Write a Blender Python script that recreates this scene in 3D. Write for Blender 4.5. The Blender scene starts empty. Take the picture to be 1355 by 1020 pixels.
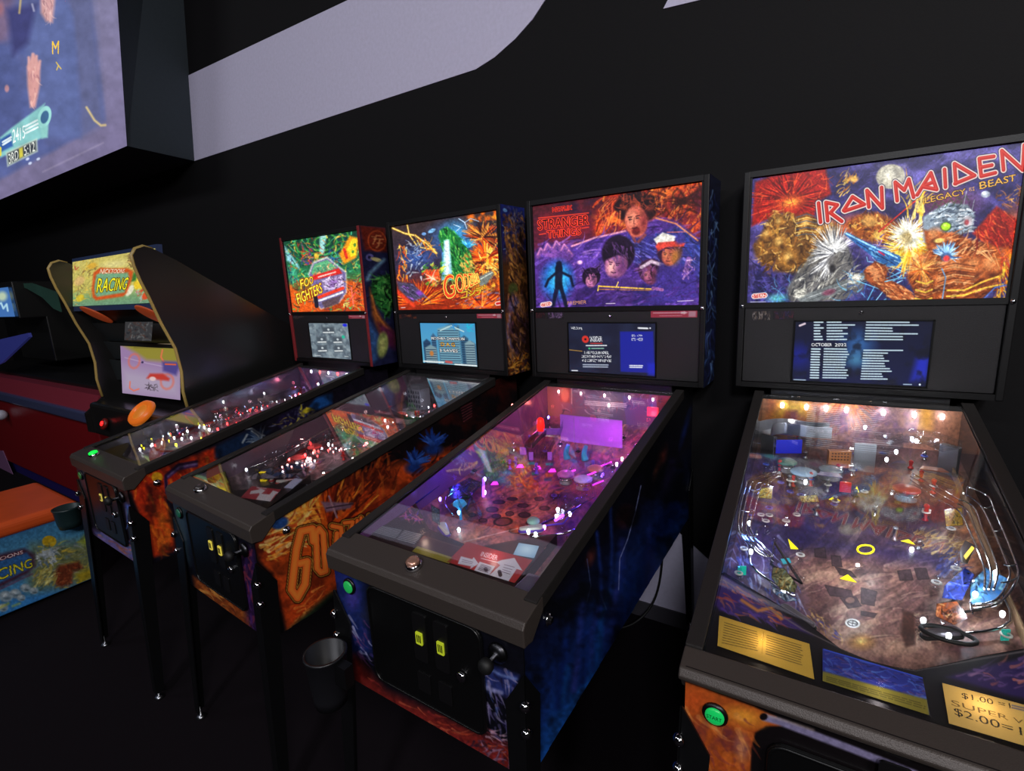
import bpy, bmesh, math, random
import numpy as np
from mathutils import Vector, Matrix
PI=math.pi
scene=bpy.context.scene
COL=scene.collection
# ------------------------------------------------------------------ camera
FPX=663.39
CAM=np.array([0.15734767,-0.93877795,1.53714871])
YAW,PITCH,ROLL=[math.radians(a) for a in (-32.60361959,-11.26436261,-2.64804477)]
def cam_axes():
    f=np.array([math.sin(YAW)*math.cos(PITCH),math.cos(YAW)*math.cos(PITCH),math.sin(PITCH)])
    r=np.array([math.cos(YAW),-math.sin(YAW),0]); u=np.cross(r,f)
    return math.cos(ROLL)*r+math.sin(ROLL)*u, -math.sin(ROLL)*r+math.cos(ROLL)*u, f
CR,CU,CF=cam_axes()
def proj(P):
    d=np.asarray(P,float)-CAM; z=d@CF
    return 677.5+FPX*(d@CR)/z, 510-FPX*(d@CU)/z
def ray(u,w):
    return CF*FPX+CR*(u-677.5)+CU*(510-w)
def on_plane(u,w,ax,val):
    d=ray(u,w); return CAM+d*((val-CAM[ax])/d[ax])
cd=bpy.data.cameras.new('camera'); cam=bpy.data.objects.new('camera',cd); COL.objects.link(cam)
cd.sensor_fit='HORIZONTAL'; cd.sensor_width=36; cd.lens=36*FPX/1355; cd.clip_start=.02; cd.clip_end=60
mw=Matrix(((CR[0],CU[0],-CF[0],CAM[0]),(CR[1],CU[1],-CF[1],CAM[1]),(CR[2],CU[2],-CF[2],CAM[2]),(0,0,0,1)))
cam.matrix_world=mw; scene.camera=cam
scene.view_settings.view_transform='Standard'; scene.view_settings.look='None'
scene.view_settings.gamma=1; scene.view_settings.use_curve_mapping=False; scene.view_settings.exposure=0
# machines: x, y, yaw
MACH=[(-2.27886485,-.2364832,-.03814256),(-1.45655202,-.23192665,-.06971203),(-.58005888,-.23397778,-.01453652),(.26598699,-.15852008,.02365607)]
def l2w(i,P):
    P=np.asarray(P,float); x,y,a=MACH[i]; c,s=math.cos(a),math.sin(a)
    return np.stack([x+c*P[...,0]-s*P[...,1], y+s*P[...,0]+c*P[...,1], P[...,2]],-1)
def lray(i,u,w):
    x,y,a=MACH[i]; c,s=math.cos(a),math.sin(a)
    R=np.array([[c,s,0],[-s,c,0],[0,0,1]])
    return R@(CAM-np.array([x,y,0])), R@ray(u,w)
GLH=[(.930,.193)]*3+[(.893,.2285)]      # glass height at y=.07 and slope, per machine
PLH=[(.868,.122)]*3+[(.836,.153)]       # playfield height and slope
CUR=0
def gz(y): return GLH[CUR][0]+(y-.07)*GLH[CUR][1]
def pz(y): return PLH[CUR][0]+(y-.07)*PLH[CUR][1]
def pf(i,u,w,h=0.):
    o,d=lray(i,u,w); PFF,PFS=PLH[i]; t=(PFF-.07*PFS+h+PFS*o[1]-o[2])/(d[2]-PFS*d[1])
    return tuple(o+t*d)
def lp(i,u,w,ax,val):
    o,d=lray(i,u,w); return tuple(o+d*((val-o[ax])/d[ax]))
# ------------------------------------------------------------------ materials
MATS={}
def lin(c):
    c=np.asarray(c,float)/255.
    return np.where(c<=.04045,c/12.92,((c+.055)/1.055)**2.4)
def mat(name,rgb,rough=.5,metal=0.,emit=0.,spec=.5,bump=0.,bscale=60.,var=0.,coat=0.,ergb=None):
    if name in MATS: return MATS[name]
    m=bpy.data.materials.new(name); m.use_nodes=True; nt=m.node_tree; b=nt.nodes['Principled BSDF']
    c=list(lin(rgb))+[1]
    b.inputs['Base Color'].default_value=c; b.inputs['Roughness'].default_value=rough; b.inputs['Metallic'].default_value=metal
    b.inputs['Specular IOR Level'].default_value=spec; b.inputs['Coat Weight'].default_value=coat
    tc=nt.nodes.new('ShaderNodeTexCoord'); n=nt.nodes.new('ShaderNodeTexNoise'); n.inputs['Scale'].default_value=bscale; n.inputs['Detail'].default_value=6
    nt.links.new(tc.outputs['Object'],n.inputs['Vector'])
    mx=nt.nodes.new('ShaderNodeMix'); mx.data_type='RGBA'; v=var or .12
    mx.inputs[6].default_value=[x*(1-v) for x in c[:3]]+[1]; mx.inputs[7].default_value=[min(1,x*(1+v)) for x in c[:3]]+[1]
    nt.links.new(n.outputs['Fac'],mx.inputs[0]); nt.links.new(mx.outputs[2],b.inputs['Base Color'])
    if bump:
        bp=nt.nodes.new('ShaderNodeBump'); bp.inputs['Strength'].default_value=bump; bp.inputs['Distance'].default_value=.002
        nt.links.new(n.outputs['Fac'],bp.inputs['Height']); nt.links.new(bp.outputs[0],b.inputs['Normal'])
    if emit:
        b.inputs['Emission Color'].default_value=list(lin(ergb if ergb else rgb))+[1]; b.inputs['Emission Strength'].default_value=emit
    m['rgb']=list(rgb); MATS[name]=m; return m
def art_mat(name,emit=0.,rough=.35,spec=.5,dim=1.):
    key=f'{name}'
    if key in MATS: return MATS[key]
    m=bpy.data.materials.new(name); m.use_nodes=True; nt=m.node_tree; b=nt.nodes['Principled BSDF']
    a=nt.nodes.new('ShaderNodeAttribute'); a.attribute_name='ink'
    if emit:
        b.inputs['Base Color'].default_value=(.01,.01,.01,1)
        nt.links.new(a.outputs['Color'],b.inputs['Emission Color']); b.inputs['Emission Strength'].default_value=emit
    else: nt.links.new(a.outputs['Color'],b.inputs['Base Color'])
    b.inputs['Roughness'].default_value=rough; b.inputs['Specular IOR Level'].default_value=spec
    MATS[key]=m; return m
def glass_mat(name,tint=(1,1,1),refl=1.8,rough=0.,ior=1.52):
    if name in MATS: return MATS[name]
    m=bpy.data.materials.new(name); m.use_nodes=True; nt=m.node_tree
    for n in list(nt.nodes): nt.nodes.remove(n)
    o=nt.nodes.new('ShaderNodeOutputMaterial'); mx=nt.nodes.new('ShaderNodeMixShader'); t=nt.nodes.new('ShaderNodeBsdfTransparent'); g=nt.nodes.new('ShaderNodeBsdfGlossy')
    t.inputs[0].default_value=(*tint,1); g.inputs['Roughness'].default_value=rough
    ge=nt.nodes.new('ShaderNodeNewGeometry'); d=nt.nodes.new('ShaderNodeVectorMath'); d.operation='DOT_PRODUCT'
    nt.links.new(ge.outputs['Incoming'],d.inputs[0]); nt.links.new(ge.outputs['Normal'],d.inputs[1])
    def mth(op,a,b=None):
        k=nt.nodes.new('ShaderNodeMath'); k.operation=op
        if hasattr(a,'type'): nt.links.new(a,k.inputs[0])
        else: k.inputs[0].default_value=a
        if b is not None:
            if hasattr(b,'type'): nt.links.new(b,k.inputs[1])
            else: k.inputs[1].default_value=b
        return k.outputs[0]
    f=mth('POWER',mth('SUBTRACT',1.,mth('ABSOLUTE',d.outputs['Value'])),5.)
    f=mth('MULTIPLY',mth('ADD',mth('MULTIPLY',f,.96),.043),refl); f=mth('MINIMUM',f,1.)
    nt.links.new(f,mx.inputs[0]); nt.links.new(t.outputs[0],mx.inputs[1]); nt.links.new(g.outputs[0],mx.inputs[2]); nt.links.new(mx.outputs[0],o.inputs[0])
    MATS[name]=m; return m
BLACK=mat('satin black paint',(11,10,12),.45,bump=.1,bscale=300)
LOCK=mat('powder coated lockbar steel',(70,62,58),.42,.25,bump=.25,bscale=500)
RAIL=mat('powder coated rail steel',(44,41,40),.4,.25,bump=.25,bscale=500)
LEGM=mat('black leg steel',(20,20,22),.35,.4)
CHROME=mat('chrome',(215,215,220),.12,1.)
STEEL=mat('brushed steel',(150,152,158),.28,1.,var=.2,bscale=20)
DOOR=mat('coin door black',(9,9,10),.35)
PANEL=mat('speaker panel black',(27,25,28),.55,bump=.5,bscale=900)
RUBBER=mat('black rubber',(12,12,13),.6)
WHITER=mat('white rubber',(215,212,205),.5)
CLEAR=glass_mat('clear plastic',(.9,.92,.94),1.0,.05)
GLASS=glass_mat('tempered playfield glass',(.985,.99,.985),2.1)
APRON=mat('apron black',(20,18,20),.35)
# ------------------------------------------------------------------ mesh builder
class MB:
    def __init__(s): s.v=[]; s.f=[]; s.sm=[]; s.mi=[]; s.cur=0
    def add(s,vs,fs,smooth=False):
        n=len(s.v); s.v+= [tuple(map(float,p)) for p in vs]; s.f+=[tuple(n+k for k in f) for f in fs]; s.sm+=[smooth]*len(fs); s.mi+=[s.cur]*len(fs); return s
    def box(s,x0,x1,y0,y1,z0,z1):
        return s.add([(x0,y0,z0),(x1,y0,z0),(x1,y1,z0),(x0,y1,z0),(x0,y0,z1),(x1,y0,z1),(x1,y1,z1),(x0,y1,z1)],[(0,3,2,1),(4,5,6,7),(0,1,5,4),(1,2,6,5),(2,3,7,6),(3,0,4,7)])
    def hexa(s,b,t):   # bottom quad, top quad
        return s.add(list(b)+list(t),[(0,3,2,1),(4,5,6,7),(0,1,5,4),(1,2,6,5),(2,3,7,6),(3,0,4,7)])
    def prism(s,poly,d,smooth=False):    # poly of 3D points extruded by vector d
        n=len(poly); d=np.asarray(d,float); a=[np.asarray(p,float) for p in poly]
        vs=a+[p+d for p in a]
        s.add(vs,[tuple(range(n))[::-1],tuple(range(n,2*n))])
        m=len(s.v)-2*n
        for k in range(n):
            j=(k+1)%n; s.f.append((m+k,m+j,m+n+j,m+n+k)); s.sm.append(smooth); s.mi.append(s.cur)
        return s
    def tube(s,pts,r,n=8,caps=True,closed=False):
        pts=[np.asarray(p,float) for p in pts]; rs=r if hasattr(r,'__len__') else [r]*len(pts)
        rings=[]; up=None
        for k,p in enumerate(pts):
            if closed: t=pts[(k+1)%len(pts)]-pts[k-1]
            else: t=pts[min(k+1,len(pts)-1)]-pts[max(k-1,0)]
            t=t/(np.linalg.norm(t)+1e-12)
            if up is None:
                up=np.array([0,0,1.]) if abs(t[2])<.9 else np.array([0,1.,0])
            a=up-t*(up@t); a/=np.linalg.norm(a)+1e-12; b=np.cross(t,a); up=a
            rings.append([p+rs[k]*(a*math.cos(2*PI*q/n)+b*math.sin(2*PI*q/n)) for q in range(n)])
        vs=[v for g in rings for v in g]; fs=[]; L=len(rings)
        for k in range(L if closed else L-1):
            k2=(k+1)%L
            for q in range(n): fs.append((k*n+q,k*n+(q+1)%n,k2*n+(q+1)%n,k2*n+q))
        s.add(vs,fs,True)
        if caps and not closed:
            m=len(s.v)-len(vs)
            s.f+=[tuple(m+q for q in range(n))[::-1],tuple(m+(L-1)*n+q for q in range(n))]; s.sm+=[False]*2; s.mi+=[s.cur]*2
        return s
    def cyl(s,p,q,r,n=16,r2=None): return s.tube([p,q],[r,r if r2 is None else r2],n)
    def lathe(s,c,prof,n=20,ax=(0,0,1)):   # prof list of (r,h)
        ax=np.asarray(ax,float); ax/=np.linalg.norm(ax)
        a=np.cross(ax,[0,1,0]) if abs(ax[1])<.9 else np.cross(ax,[1,0,0]); a/=np.linalg.norm(a); b=np.cross(ax,a); c=np.asarray(c,float)
        vs=[c+ax*h+r*(a*math.cos(2*PI*q/n)+b*math.sin(2*PI*q/n)) for r,h in prof for q in range(n)]
        fs=[(k*n+q,k*n+(q+1)%n,(k+1)*n+(q+1)%n,(k+1)*n+q) for k in range(len(prof)-1) for q in range(n)]
        s.add(vs,fs,True); m=len(s.v)-len(vs)
        s.f+=[tuple(m+q for q in range(n))[::-1],tuple(m+(len(prof)-1)*n+q for q in range(n))]; s.sm+=[False]*2; s.mi+=[s.cur]*2
        return s
    def ball(s,c,r,n=12,sq=1.):
        prof=[(max(1e-4,r*math.sin(PI*k/8)),-r*sq*math.cos(PI*k/8)) for k in range(9)]
        return s.lathe(c,prof,n)
    def build(s,name,m,parent=None,bevel=0.,kind=None,label=None,seg=2):
        me=bpy.data.meshes.new(name); me.from_pydata(s.v,[],s.f)
        ms=m if isinstance(m,(list,tuple)) else [m]
        for x in ms: me.materials.append(x)
        me.polygons.foreach_set('use_smooth',s.sm); me.polygons.foreach_set('material_index',s.mi)
        bm=bmesh.new(); bm.from_mesh(me); bmesh.ops.recalc_face_normals(bm,faces=bm.faces); bm.to_mesh(me); bm.free()
        o=bpy.data.objects.new(name,me); COL.objects.link(o)
        if parent is not None: o.parent=parent
        if bevel:
            b=o.modifiers.new('bevel','BEVEL'); b.width=bevel; b.segments=seg; b.limit_method='ANGLE'; b.angle_limit=math.radians(40)
        if kind: o['kind']=kind
        if label: o['label']=label
        return o
def thing(name,label,cat,loc=(0,0,0),rz=0,group=None):
    o=bpy.data.objects.new(name,None); COL.objects.link(o); o.location=loc; o.rotation_euler=(0,0,rz); o.empty_display_size=.1
    o['label']=label; o['category']=cat
    if group: o['group']=group
    return o
def tag(o,label,cat,group=None):
    o['label']=label; o['category']=cat
    if group: o['group']=group
    return o
# ------------------------------------------------------------------ painter
GLY={}
def glyphs(txt):
    if txt in GLY: return GLY[txt]
    cu=bpy.data.curves.new('t','FONT'); cu.body=txt; cu.resolution_u=3
    ob=bpy.data.objects.new('t',cu); COL.objects.link(ob)
    dg=bpy.context.evaluated_depsgraph_get(); me=ob.evaluated_get(dg).to_mesh()
    me.calc_loop_triangles(); V=np.array([v.co[:2] for v in me.vertices]).reshape(-1,2)
    T=np.array([[V[k] for k in t.vertices] for t in me.loop_triangles])
    ob.evaluated_get(dg).to_mesh_clear(); bpy.data.objects.remove(ob); bpy.data.curves.remove(cu)
    if len(T):
        a=T.reshape(-1,2).min(0); b=T.reshape(-1,2).max(0); T=(T-a)/(b-a)
    GLY[txt]=T; return T
def homog(src,dst):
    A=[];B=[]
    for (x,y),(u,v) in zip(src,dst):
        A.append([x,y,1,0,0,0,-u*x,-u*y]);B.append(u); A.append([0,0,0,x,y,1,-v*x,-v*y]);B.append(v)
    h=np.linalg.solve(np.array(A,float),np.array(B,float)); return np.append(h,1).reshape(3,3)
def ah(H,x,y):
    w=H[2,0]*x+H[2,1]*y+H[2,2]; return (H[0,0]*x+H[0,1]*y+H[0,2])/w,(H[1,0]*x+H[1,1]*y+H[1,2])/w
def vnoise(x,y,seed):
    xi=np.floor(x).astype(np.int64); yi=np.floor(y).astype(np.int64); fx=x-xi; fy=y-yi
    fx=fx*fx*(3-2*fx); fy=fy*fy*(3-2*fy)
    def h(a,b):
        n=(a*374761393+b*668265263+seed*974711)&0x7fffffff; n=((n^(n>>13))*1274126177)&0x7fffffff
        return ((n^(n>>16))&0xffff)/65535.
    return (h(xi,yi)*(1-fx)+h(xi+1,yi)*fx)*(1-fy)+(h(xi,yi+1)*(1-fx)+h(xi+1,yi+1)*fx)*fy
def fbm(x,y,seed,o=4):
    s=0;a=.5;t=0
    for k in range(o): s=s+a*vnoise(x*2**k,y*2**k,seed+k*7); t+=a; a*=.5
    return s/t
class Art:
    """a flat printed surface: a grid of ink colours over the rectangle O + u*U + v*V (v runs down)"""
    def __init__(s,O,U,V,nu,nv,i=None,corners=None,shape=None):
        s.O,s.U,s.V=[np.asarray(a,float) for a in (O,U,V)]; s.nu,s.nv=nu,nv
        u,v=np.meshgrid(np.linspace(0,1,nu),np.linspace(0,1,nv)); s.u=u.ravel(); s.v=v.ravel()
        s.P=s.O+s.u[:,None]*s.U+s.v[:,None]*s.V
        if corners is not None:
            H=homog([(0,0),(1,0),(1,1),(0,1)],corners); s.X,s.Y=ah(H,s.u,s.v)
        else:
            W=l2w(i,s.P) if i is not None else s.P; s.X,s.Y=proj(W)
        s.C=np.zeros((nu*nv,3)); s.view(0,0,1)
    def view(s,ox,oy,k): s.x=(s.X-ox)*k; s.y=(s.Y-oy)*k; s.k=k
    def _idx(s,x0,y0,x1,y1):
        return np.nonzero((s.x>x0)&(s.x<x1)&(s.y>y0)&(s.y<y1))[0]
    def _mix(s,ix,c,a):
        s.C[ix]+= (np.asarray(c,float)-s.C[ix])*a[:,None]
    def fill(s,c): s.C[:]=c
    def grad(s,stops,axis='v'):
        t=s.v if axis=='v' else s.u if axis=='u' else axis
        for k in range(3): s.C[:,k]=np.interp(t,[p for p,_ in stops],[c[k] for _,c in stops])
    def E(s,x,y,rx,ry,c,ang=0,soft=.35,a=1.):
        R=max(rx,ry); ix=s._idx(x-R,y-R,x+R,y+R)
        if not len(ix): return
        t=math.radians(ang); dx=s.x[ix]-x; dy=s.y[ix]-y
        p=(dx*math.cos(t)+dy*math.sin(t))/rx; q=(-dx*math.sin(t)+dy*math.cos(t))/ry
        d=np.sqrt(p*p+q*q); s._mix(ix,c,np.clip((1-d)/soft,0,1)*a)
    def G(s,pts,c,a=1.,soft=1.):
        P=np.array(pts,float); w=soft*s.k*.5; ix=s._idx(P[:,0].min()-w,P[:,1].min()-w,P[:,0].max()+w,P[:,1].max()+w)
        if not len(ix): return
        x=s.x[ix]; y=s.y[ix]; ins=np.zeros(len(ix),bool); dm=np.full(len(ix),1e18)
        for k in range(len(P)):
            x0,y0=P[k-1]; x1,y1=P[k]
            cr=((y0>y)!=(y1>y)); dy=(y1-y0) or 1e-9
            ins^=cr&(x<(x1-x0)*(y-y0)/dy+x0)
            ex,ey=x1-x0,y1-y0; L=ex*ex+ey*ey+1e-12; t=np.clip(((x-x0)*ex+(y-y0)*ey)/L,0,1)
            dm=np.minimum(dm,(x-x0-t*ex)**2+(y-y0-t*ey)**2)
        d=np.sqrt(dm)*np.where(ins,1,-1); s._mix(ix,c,np.clip(d/(2*w)+.5,0,1)*a)
    def S(s,pts,w,c,a=1.,soft=1.,taper=False):
        P=np.array(pts,float); m=w/2+soft*s.k*.5; ix=s._idx(P[:,0].min()-m,P[:,1].min()-m,P[:,0].max()+m,P[:,1].max()+m)
        if not len(ix): return
        x=s.x[ix]; y=s.y[ix]; best=np.full(len(ix),-1e9); n=len(P)-1
        for k in range(n):
            x0,y0=P[k]; ex,ey=P[k+1]-P[k]; L=ex*ex+ey*ey+1e-12; t=np.clip(((x-x0)*ex+(y-y0)*ey)/L,0,1)
            d=np.sqrt((x-x0-t*ex)**2+(y-y0-t*ey)**2); ww=w/2*(1-.85*(k+t)/n) if taper else w/2
            best=np.maximum(best,ww-d)
        s._mix(ix,c,np.clip(best/(soft*s.k)+.5,0,1)*a)
    def T(s,txt,q,c,a=1.,out=None,ow=0):
        """lettering inside the quad q (TL,TR,BR,BL)"""
        T=glyphs(txt)
        if not len(T): return
        H=homog([(0,1),(1,1),(1,0),(0,0)],q)
        if out is not None:
            for dx,dy in ((-1,0),(1,0),(0,-1),(0,1),(.7,.7),(-.7,.7),(.7,-.7),(-.7,-.7)):
                s.T(txt,[(x+dx*ow,y+dy*ow) for x,y in q],out,a)
        for tr in T:
            X,Y=ah(H,tr[:,0],tr[:,1]); ix=s._idx(X.min()-.1,Y.min()-.1,X.max()+.1,Y.max()+.1)
            if not len(ix): continue
            x=s.x[ix]; y=s.y[ix]
            d=[(X[k]-X[k-1])*(y-Y[k-1])-(Y[k]-Y[k-1])*(x-X[k-1]) for k in range(3)]
            m=((d[0]>=0)&(d[1]>=0)&(d[2]>=0))|((d[0]<=0)&(d[1]<=0)&(d[2]<=0))
            s._mix(ix[m],c,np.full(m.sum(),a))
    def busy(s,poly,pal,n,L,w,ang=None,seed=0,a=.7,curve=.32,taper=True):
        """painterly brush marks scattered inside poly"""
        R=random.Random(seed); P=np.array(poly,float); x0,y0=P.min(0); x1,y1=P.max(0); k=0; tries=0
        while k<n and tries<n*8:
            tries+=1; x=R.uniform(x0,x1); y=R.uniform(y0,y1); ins=False
            for q in range(len(P)):
                ax,ay=P[q-1]; bx,by=P[q]
                if (ay>y)!=(by>y) and x<(bx-ax)*(y-ay)/((by-ay) or 1e-9)+ax: ins=not ins
            if not ins: continue
            k+=1; t=math.radians(R.uniform(0,360) if ang is None else ang+R.uniform(-22,22)); l=L*R.uniform(.4,1.3); b=R.uniform(-curve,curve); pts=[(x,y)]
            for _ in range(4): x+=l/4*math.cos(t); y+=l/4*math.sin(t); t+=b; pts.append((x,y))
            s.S(pts,w*R.uniform(.5,1.4),R.choice(pal),a*R.uniform(.6,1),taper=taper)
    def rays(s,x,y,r0,r1,n,w,pal,seed=0,a0=0,a1=360,a=.9,sy=1.):
        R=random.Random(seed)
        for k in range(n):
            t=math.radians(R.uniform(a0,a1)); q=R.uniform(.55,1)*r1; b=R.uniform(-.25,.25)
            s.S([(x+r0*math.cos(t),y+sy*r0*math.sin(t)),(x+(r0+q)/2*math.cos(t+b*.5),y+sy*(r0+q)/2*math.sin(t+b*.5)),(x+q*math.cos(t+b),y+sy*q*math.sin(t+b))],w*R.uniform(.6,1.4),R.choice(pal),a,taper=True)
    def grain(s,sc,amp,seed=3,warp=0):
        n=fbm(s.x/sc+(fbm(s.x/sc/2,s.y/sc/2,seed+50)*warp if warp else 0),s.y/sc,seed); s.C*= (1+amp*(n-.5)*2)[:,None]
    def clouds(s,sc,c,lo,hi,a=1.,seed=1,poly=None,sx=1.,sy=1.):
        n=fbm(s.x/sc/sx,s.y/sc/sy,seed); m=np.clip((n-lo)/(hi-lo),0,1)*a
        if poly is not None:
            b=s.C.copy(); s.C+=(np.asarray(c,float)-s.C)*m[:,None]; f=s.C.copy(); s.C=b
            k=np.zeros_like(s.C); t=s.C; s.C=k; s.G(poly,(1,1,1),1,soft=8); w=s.C; s.C=t+(f-t)*w
        else: s.C+=(np.asarray(c,float)-s.C)*m[:,None]
    def lines(s,q,n,c,w,seed=0,lo=.5,a=.9,gap=.0):
        """rows of tiny print inside a quad"""
        R=random.Random(seed); H=homog([(0,0),(1,0),(1,1),(0,1)],q)
        for k in range(n):
            v=(k+.5)/n; u=0; e=R.uniform(lo,1)
            while u<e:
                l=R.uniform(.04,.16); p=ah(H,u,v); r=ah(H,min(u+l,e),v); s.S([p,r],w,c,a,soft=.6); u+=l+.02+gap
    def build(s,name,m,parent=None,label=None,mask=None):
        nu,nv=s.nu,s.nv; me=bpy.data.meshes.new(name)
        g=np.arange(nu*nv).reshape(nv,nu); q=np.stack([g[:-1,:-1],g[1:,:-1],g[1:,1:],g[:-1,1:]],-1).reshape(-1,4)
        if mask is not None:
            q=q[mask(s.u,s.v)[q].all(1)]
        N=len(q); me.vertices.add(nu*nv); me.vertices.foreach_set('co',s.P.astype(np.float32).ravel())
        me.loops.add(N*4); me.loops.foreach_set('vertex_index',q.astype(np.int32).ravel())
        me.polygons.add(N); me.polygons.foreach_set('loop_start',np.arange(0,4*N,4,dtype=np.int32)); me.polygons.foreach_set('loop_total',np.full(N,4,dtype=np.int32))
        me.update(calc_edges=True)
        at=me.color_attributes.new('ink','FLOAT_COLOR','POINT'); C=np.ones((nu*nv,4),np.float32); C[:,:3]=lin(np.clip(s.C,0,255)); at.data.foreach_set('color',C.ravel())
        me.materials.append(m); o=bpy.data.objects.new(name,me); COL.objects.link(o)
        if parent is not None: o.parent=parent
        if label: o['label']=label
        return o
AL=70.
# ------------------------------------------------------------------ helpers for machines
def rr(x0,x1,z0,z1,r,y,n=5,ax='y'):
    pts=[]
    for cx,cz,a0 in ((x1-r,z1-r,0),(x0+r,z1-r,90),(x0+r,z0+r,180),(x1-r,z0+r,270)):
        for k in range(n+1):
            t=math.radians(a0+90*k/n); p=(cx+r*math.cos(t),cz+r*math.sin(t)); pts.append((p[0],y,p[1]) if ax=='y' else (y,p[0],p[1]) if ax=='x' else (p[0],p[1],y))
    return pts
def vw(ox,oy,k): return lambda x,y:(ox+x/k,oy+y/k)
def glow(i,par,x,y,z,col,w,r=.012):
    L=bpy.data.lights.new('under_glass_glow','POINT'); L.energy=w; L.color=[float(c) for c in lin(col)]; L.shadow_soft_size=r
    o=bpy.data.objects.new('under_glass_glow',L); COL.objects.link(o); o.location=(x,y,z); o.parent=par; return o
BULBC={}
def bulb(par,p,col,st=14,r=.0045,label=None):
    k=(tuple(col),st)
    if k not in BULBC: BULBC[k]=mat(f'led {len(BULBC)}',col,.3,emit=st)
    b=MB(); b.lathe((p[0],p[1],p[2]),[(r*.6,-r*1.5),(r*.9,-r*.4),(r,r*.4),(r*.6,r*1.1),(r*.1,r*1.35)],8)
    return b.build('bulb',BULBC[k],par,label=label)
def post(par,p,h=.028,ring=None,col=CLEAR,r=.0045):
    z=pz(p[1]); b=MB(); b.lathe((p[0],p[1],z),[(r*1.5,0),(r*1.5,.003),(r*.8,.006),(r*.8,h*.5),(r*1.1,h*.6),(r*.8,h*.8),(r*1.3,h*.85),(r*1.2,h),(r*.3,h+.003)],10)
    o=b.build('post',col,par)
    if ring:
        q=MB(); q.tube([(p[0]+r*1.6*math.cos(a),p[1]+r*1.6*math.sin(a),z+h*.55) for a in [k*PI/5 for k in range(10)]],.0022,6,closed=True); q.build('rubber_ring',ring,par)
    return o
def bez(pts,n=6):
    P=[np.asarray(p,float) for p in pts]; out=[]
    for k in range(len(P)-1):
        a=P[max(k-1,0)];b=P[k];c=P[k+1];d=P[min(k+2,len(P)-1)]
        for q in range(n):
            t=q/n; out.append(.5*((2*b)+(-a+c)*t+(2*a-5*b+4*c-d)*t*t+(-a+3*b-3*c+d)*t**3))
    out.append(P[-1]); return out
def wire(par,i,pts,r=.0022,m=None,name='wire_rail'):
    """pts: (px,py,height above the playfield)"""
    b=MB(); b.tube(bez([pf(i,x,y,h) for x,y,h in pts],5),r,7); return b.build(name,m or CHROME,par)
def ramp(par,i,pts,w,m,wall=.018,name='ramp',label=None):
    P=bez([pf(i,x,y,h) for x,y,h in pts],5); b=MB(); n=len(P); L=[];R=[]
    for k,p in enumerate(P):
        t=P[min(k+1,n-1)]-P[max(k-1,0)]; t[2]=0; t/=np.linalg.norm(t)+1e-9; s=np.array([-t[1],t[0],0])*w/2; L.append(p+s);R.append(p-s)
    up=np.array([0,0,wall]); th=np.array([0,0,.0015])
    for k in range(n-1):
        b.hexa([L[k],R[k],R[k+1],L[k+1]],[L[k]+th,R[k]+th,R[k+1]+th,L[k+1]+th])
        for A,sg in ((L,1),(R,-1)):
            d=(A[k]-P[k]); d=d/np.linalg.norm(d)*.0015
            b.hexa([A[k]-d,A[k],A[k+1],A[k+1]-d],[A[k]-d+up,A[k]+up,A[k+1]+up,A[k+1]-d+up])
    return b.build(name,m,par,label=label)
def flipper(par,x,y,ang,m,L=.078,rub=None):
    t=math.radians(ang); d=np.array([math.cos(t),math.sin(t)]); s=np.array([-d[1],d[0]]); z=pz(y)+.012; PFS=PLH[CUR][1]
    r0,r1=.011,.006; pts=[]
    for k in range(9): a=t+PI/2+PI*k/8; pts.append((x+r0*math.cos(a),y+r0*math.sin(a),z))
    for k in range(9): a=t-PI/2+PI*k/8; pts.append((x+d[0]*L+r1*math.cos(a),y+d[1]*L+r1*math.sin(a),z+PFS*d[1]*L))
    b=MB(); b.prism(pts,(0,0,.016)); o=b.build('flipper',m,par,bevel=.002)
    q=MB(); q.tube([np.array(p)+np.array([0,0,.006]) for p in pts],.0035,6,closed=True); q.build('flipper_rubber',rub or RUBBER,par); return o
def bumper(par,p,cap,r=.032,lit=None,topr=1.):
    x,y=p[:2]; z=pz(y); b=MB(); b.lathe((x,y,z),[(r*.8,0),(r*.8,.004),(r*.55,.008),(r*.5,.021),(r*.7,.023)],20); b.build('pop_bumper',mat('grey bumper body',(130,126,130),.4),par)
    q=MB(); q.lathe((x,y,z+.023),[(r*.7,0),(r*topr,.003),(r*topr,.008),(r*.7,.013),(r*.2,.015)],20); q.build('bumper_cap',cap,par)
    g=MB(); g.tube([(x+r*.85*math.cos(k*PI/8),y+r*.85*math.sin(k*PI/8),z+.017) for k in range(16)],.0018,6,closed=True); g.build('bumper_ring',CHROME,par)
PSEED=[0]
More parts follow.
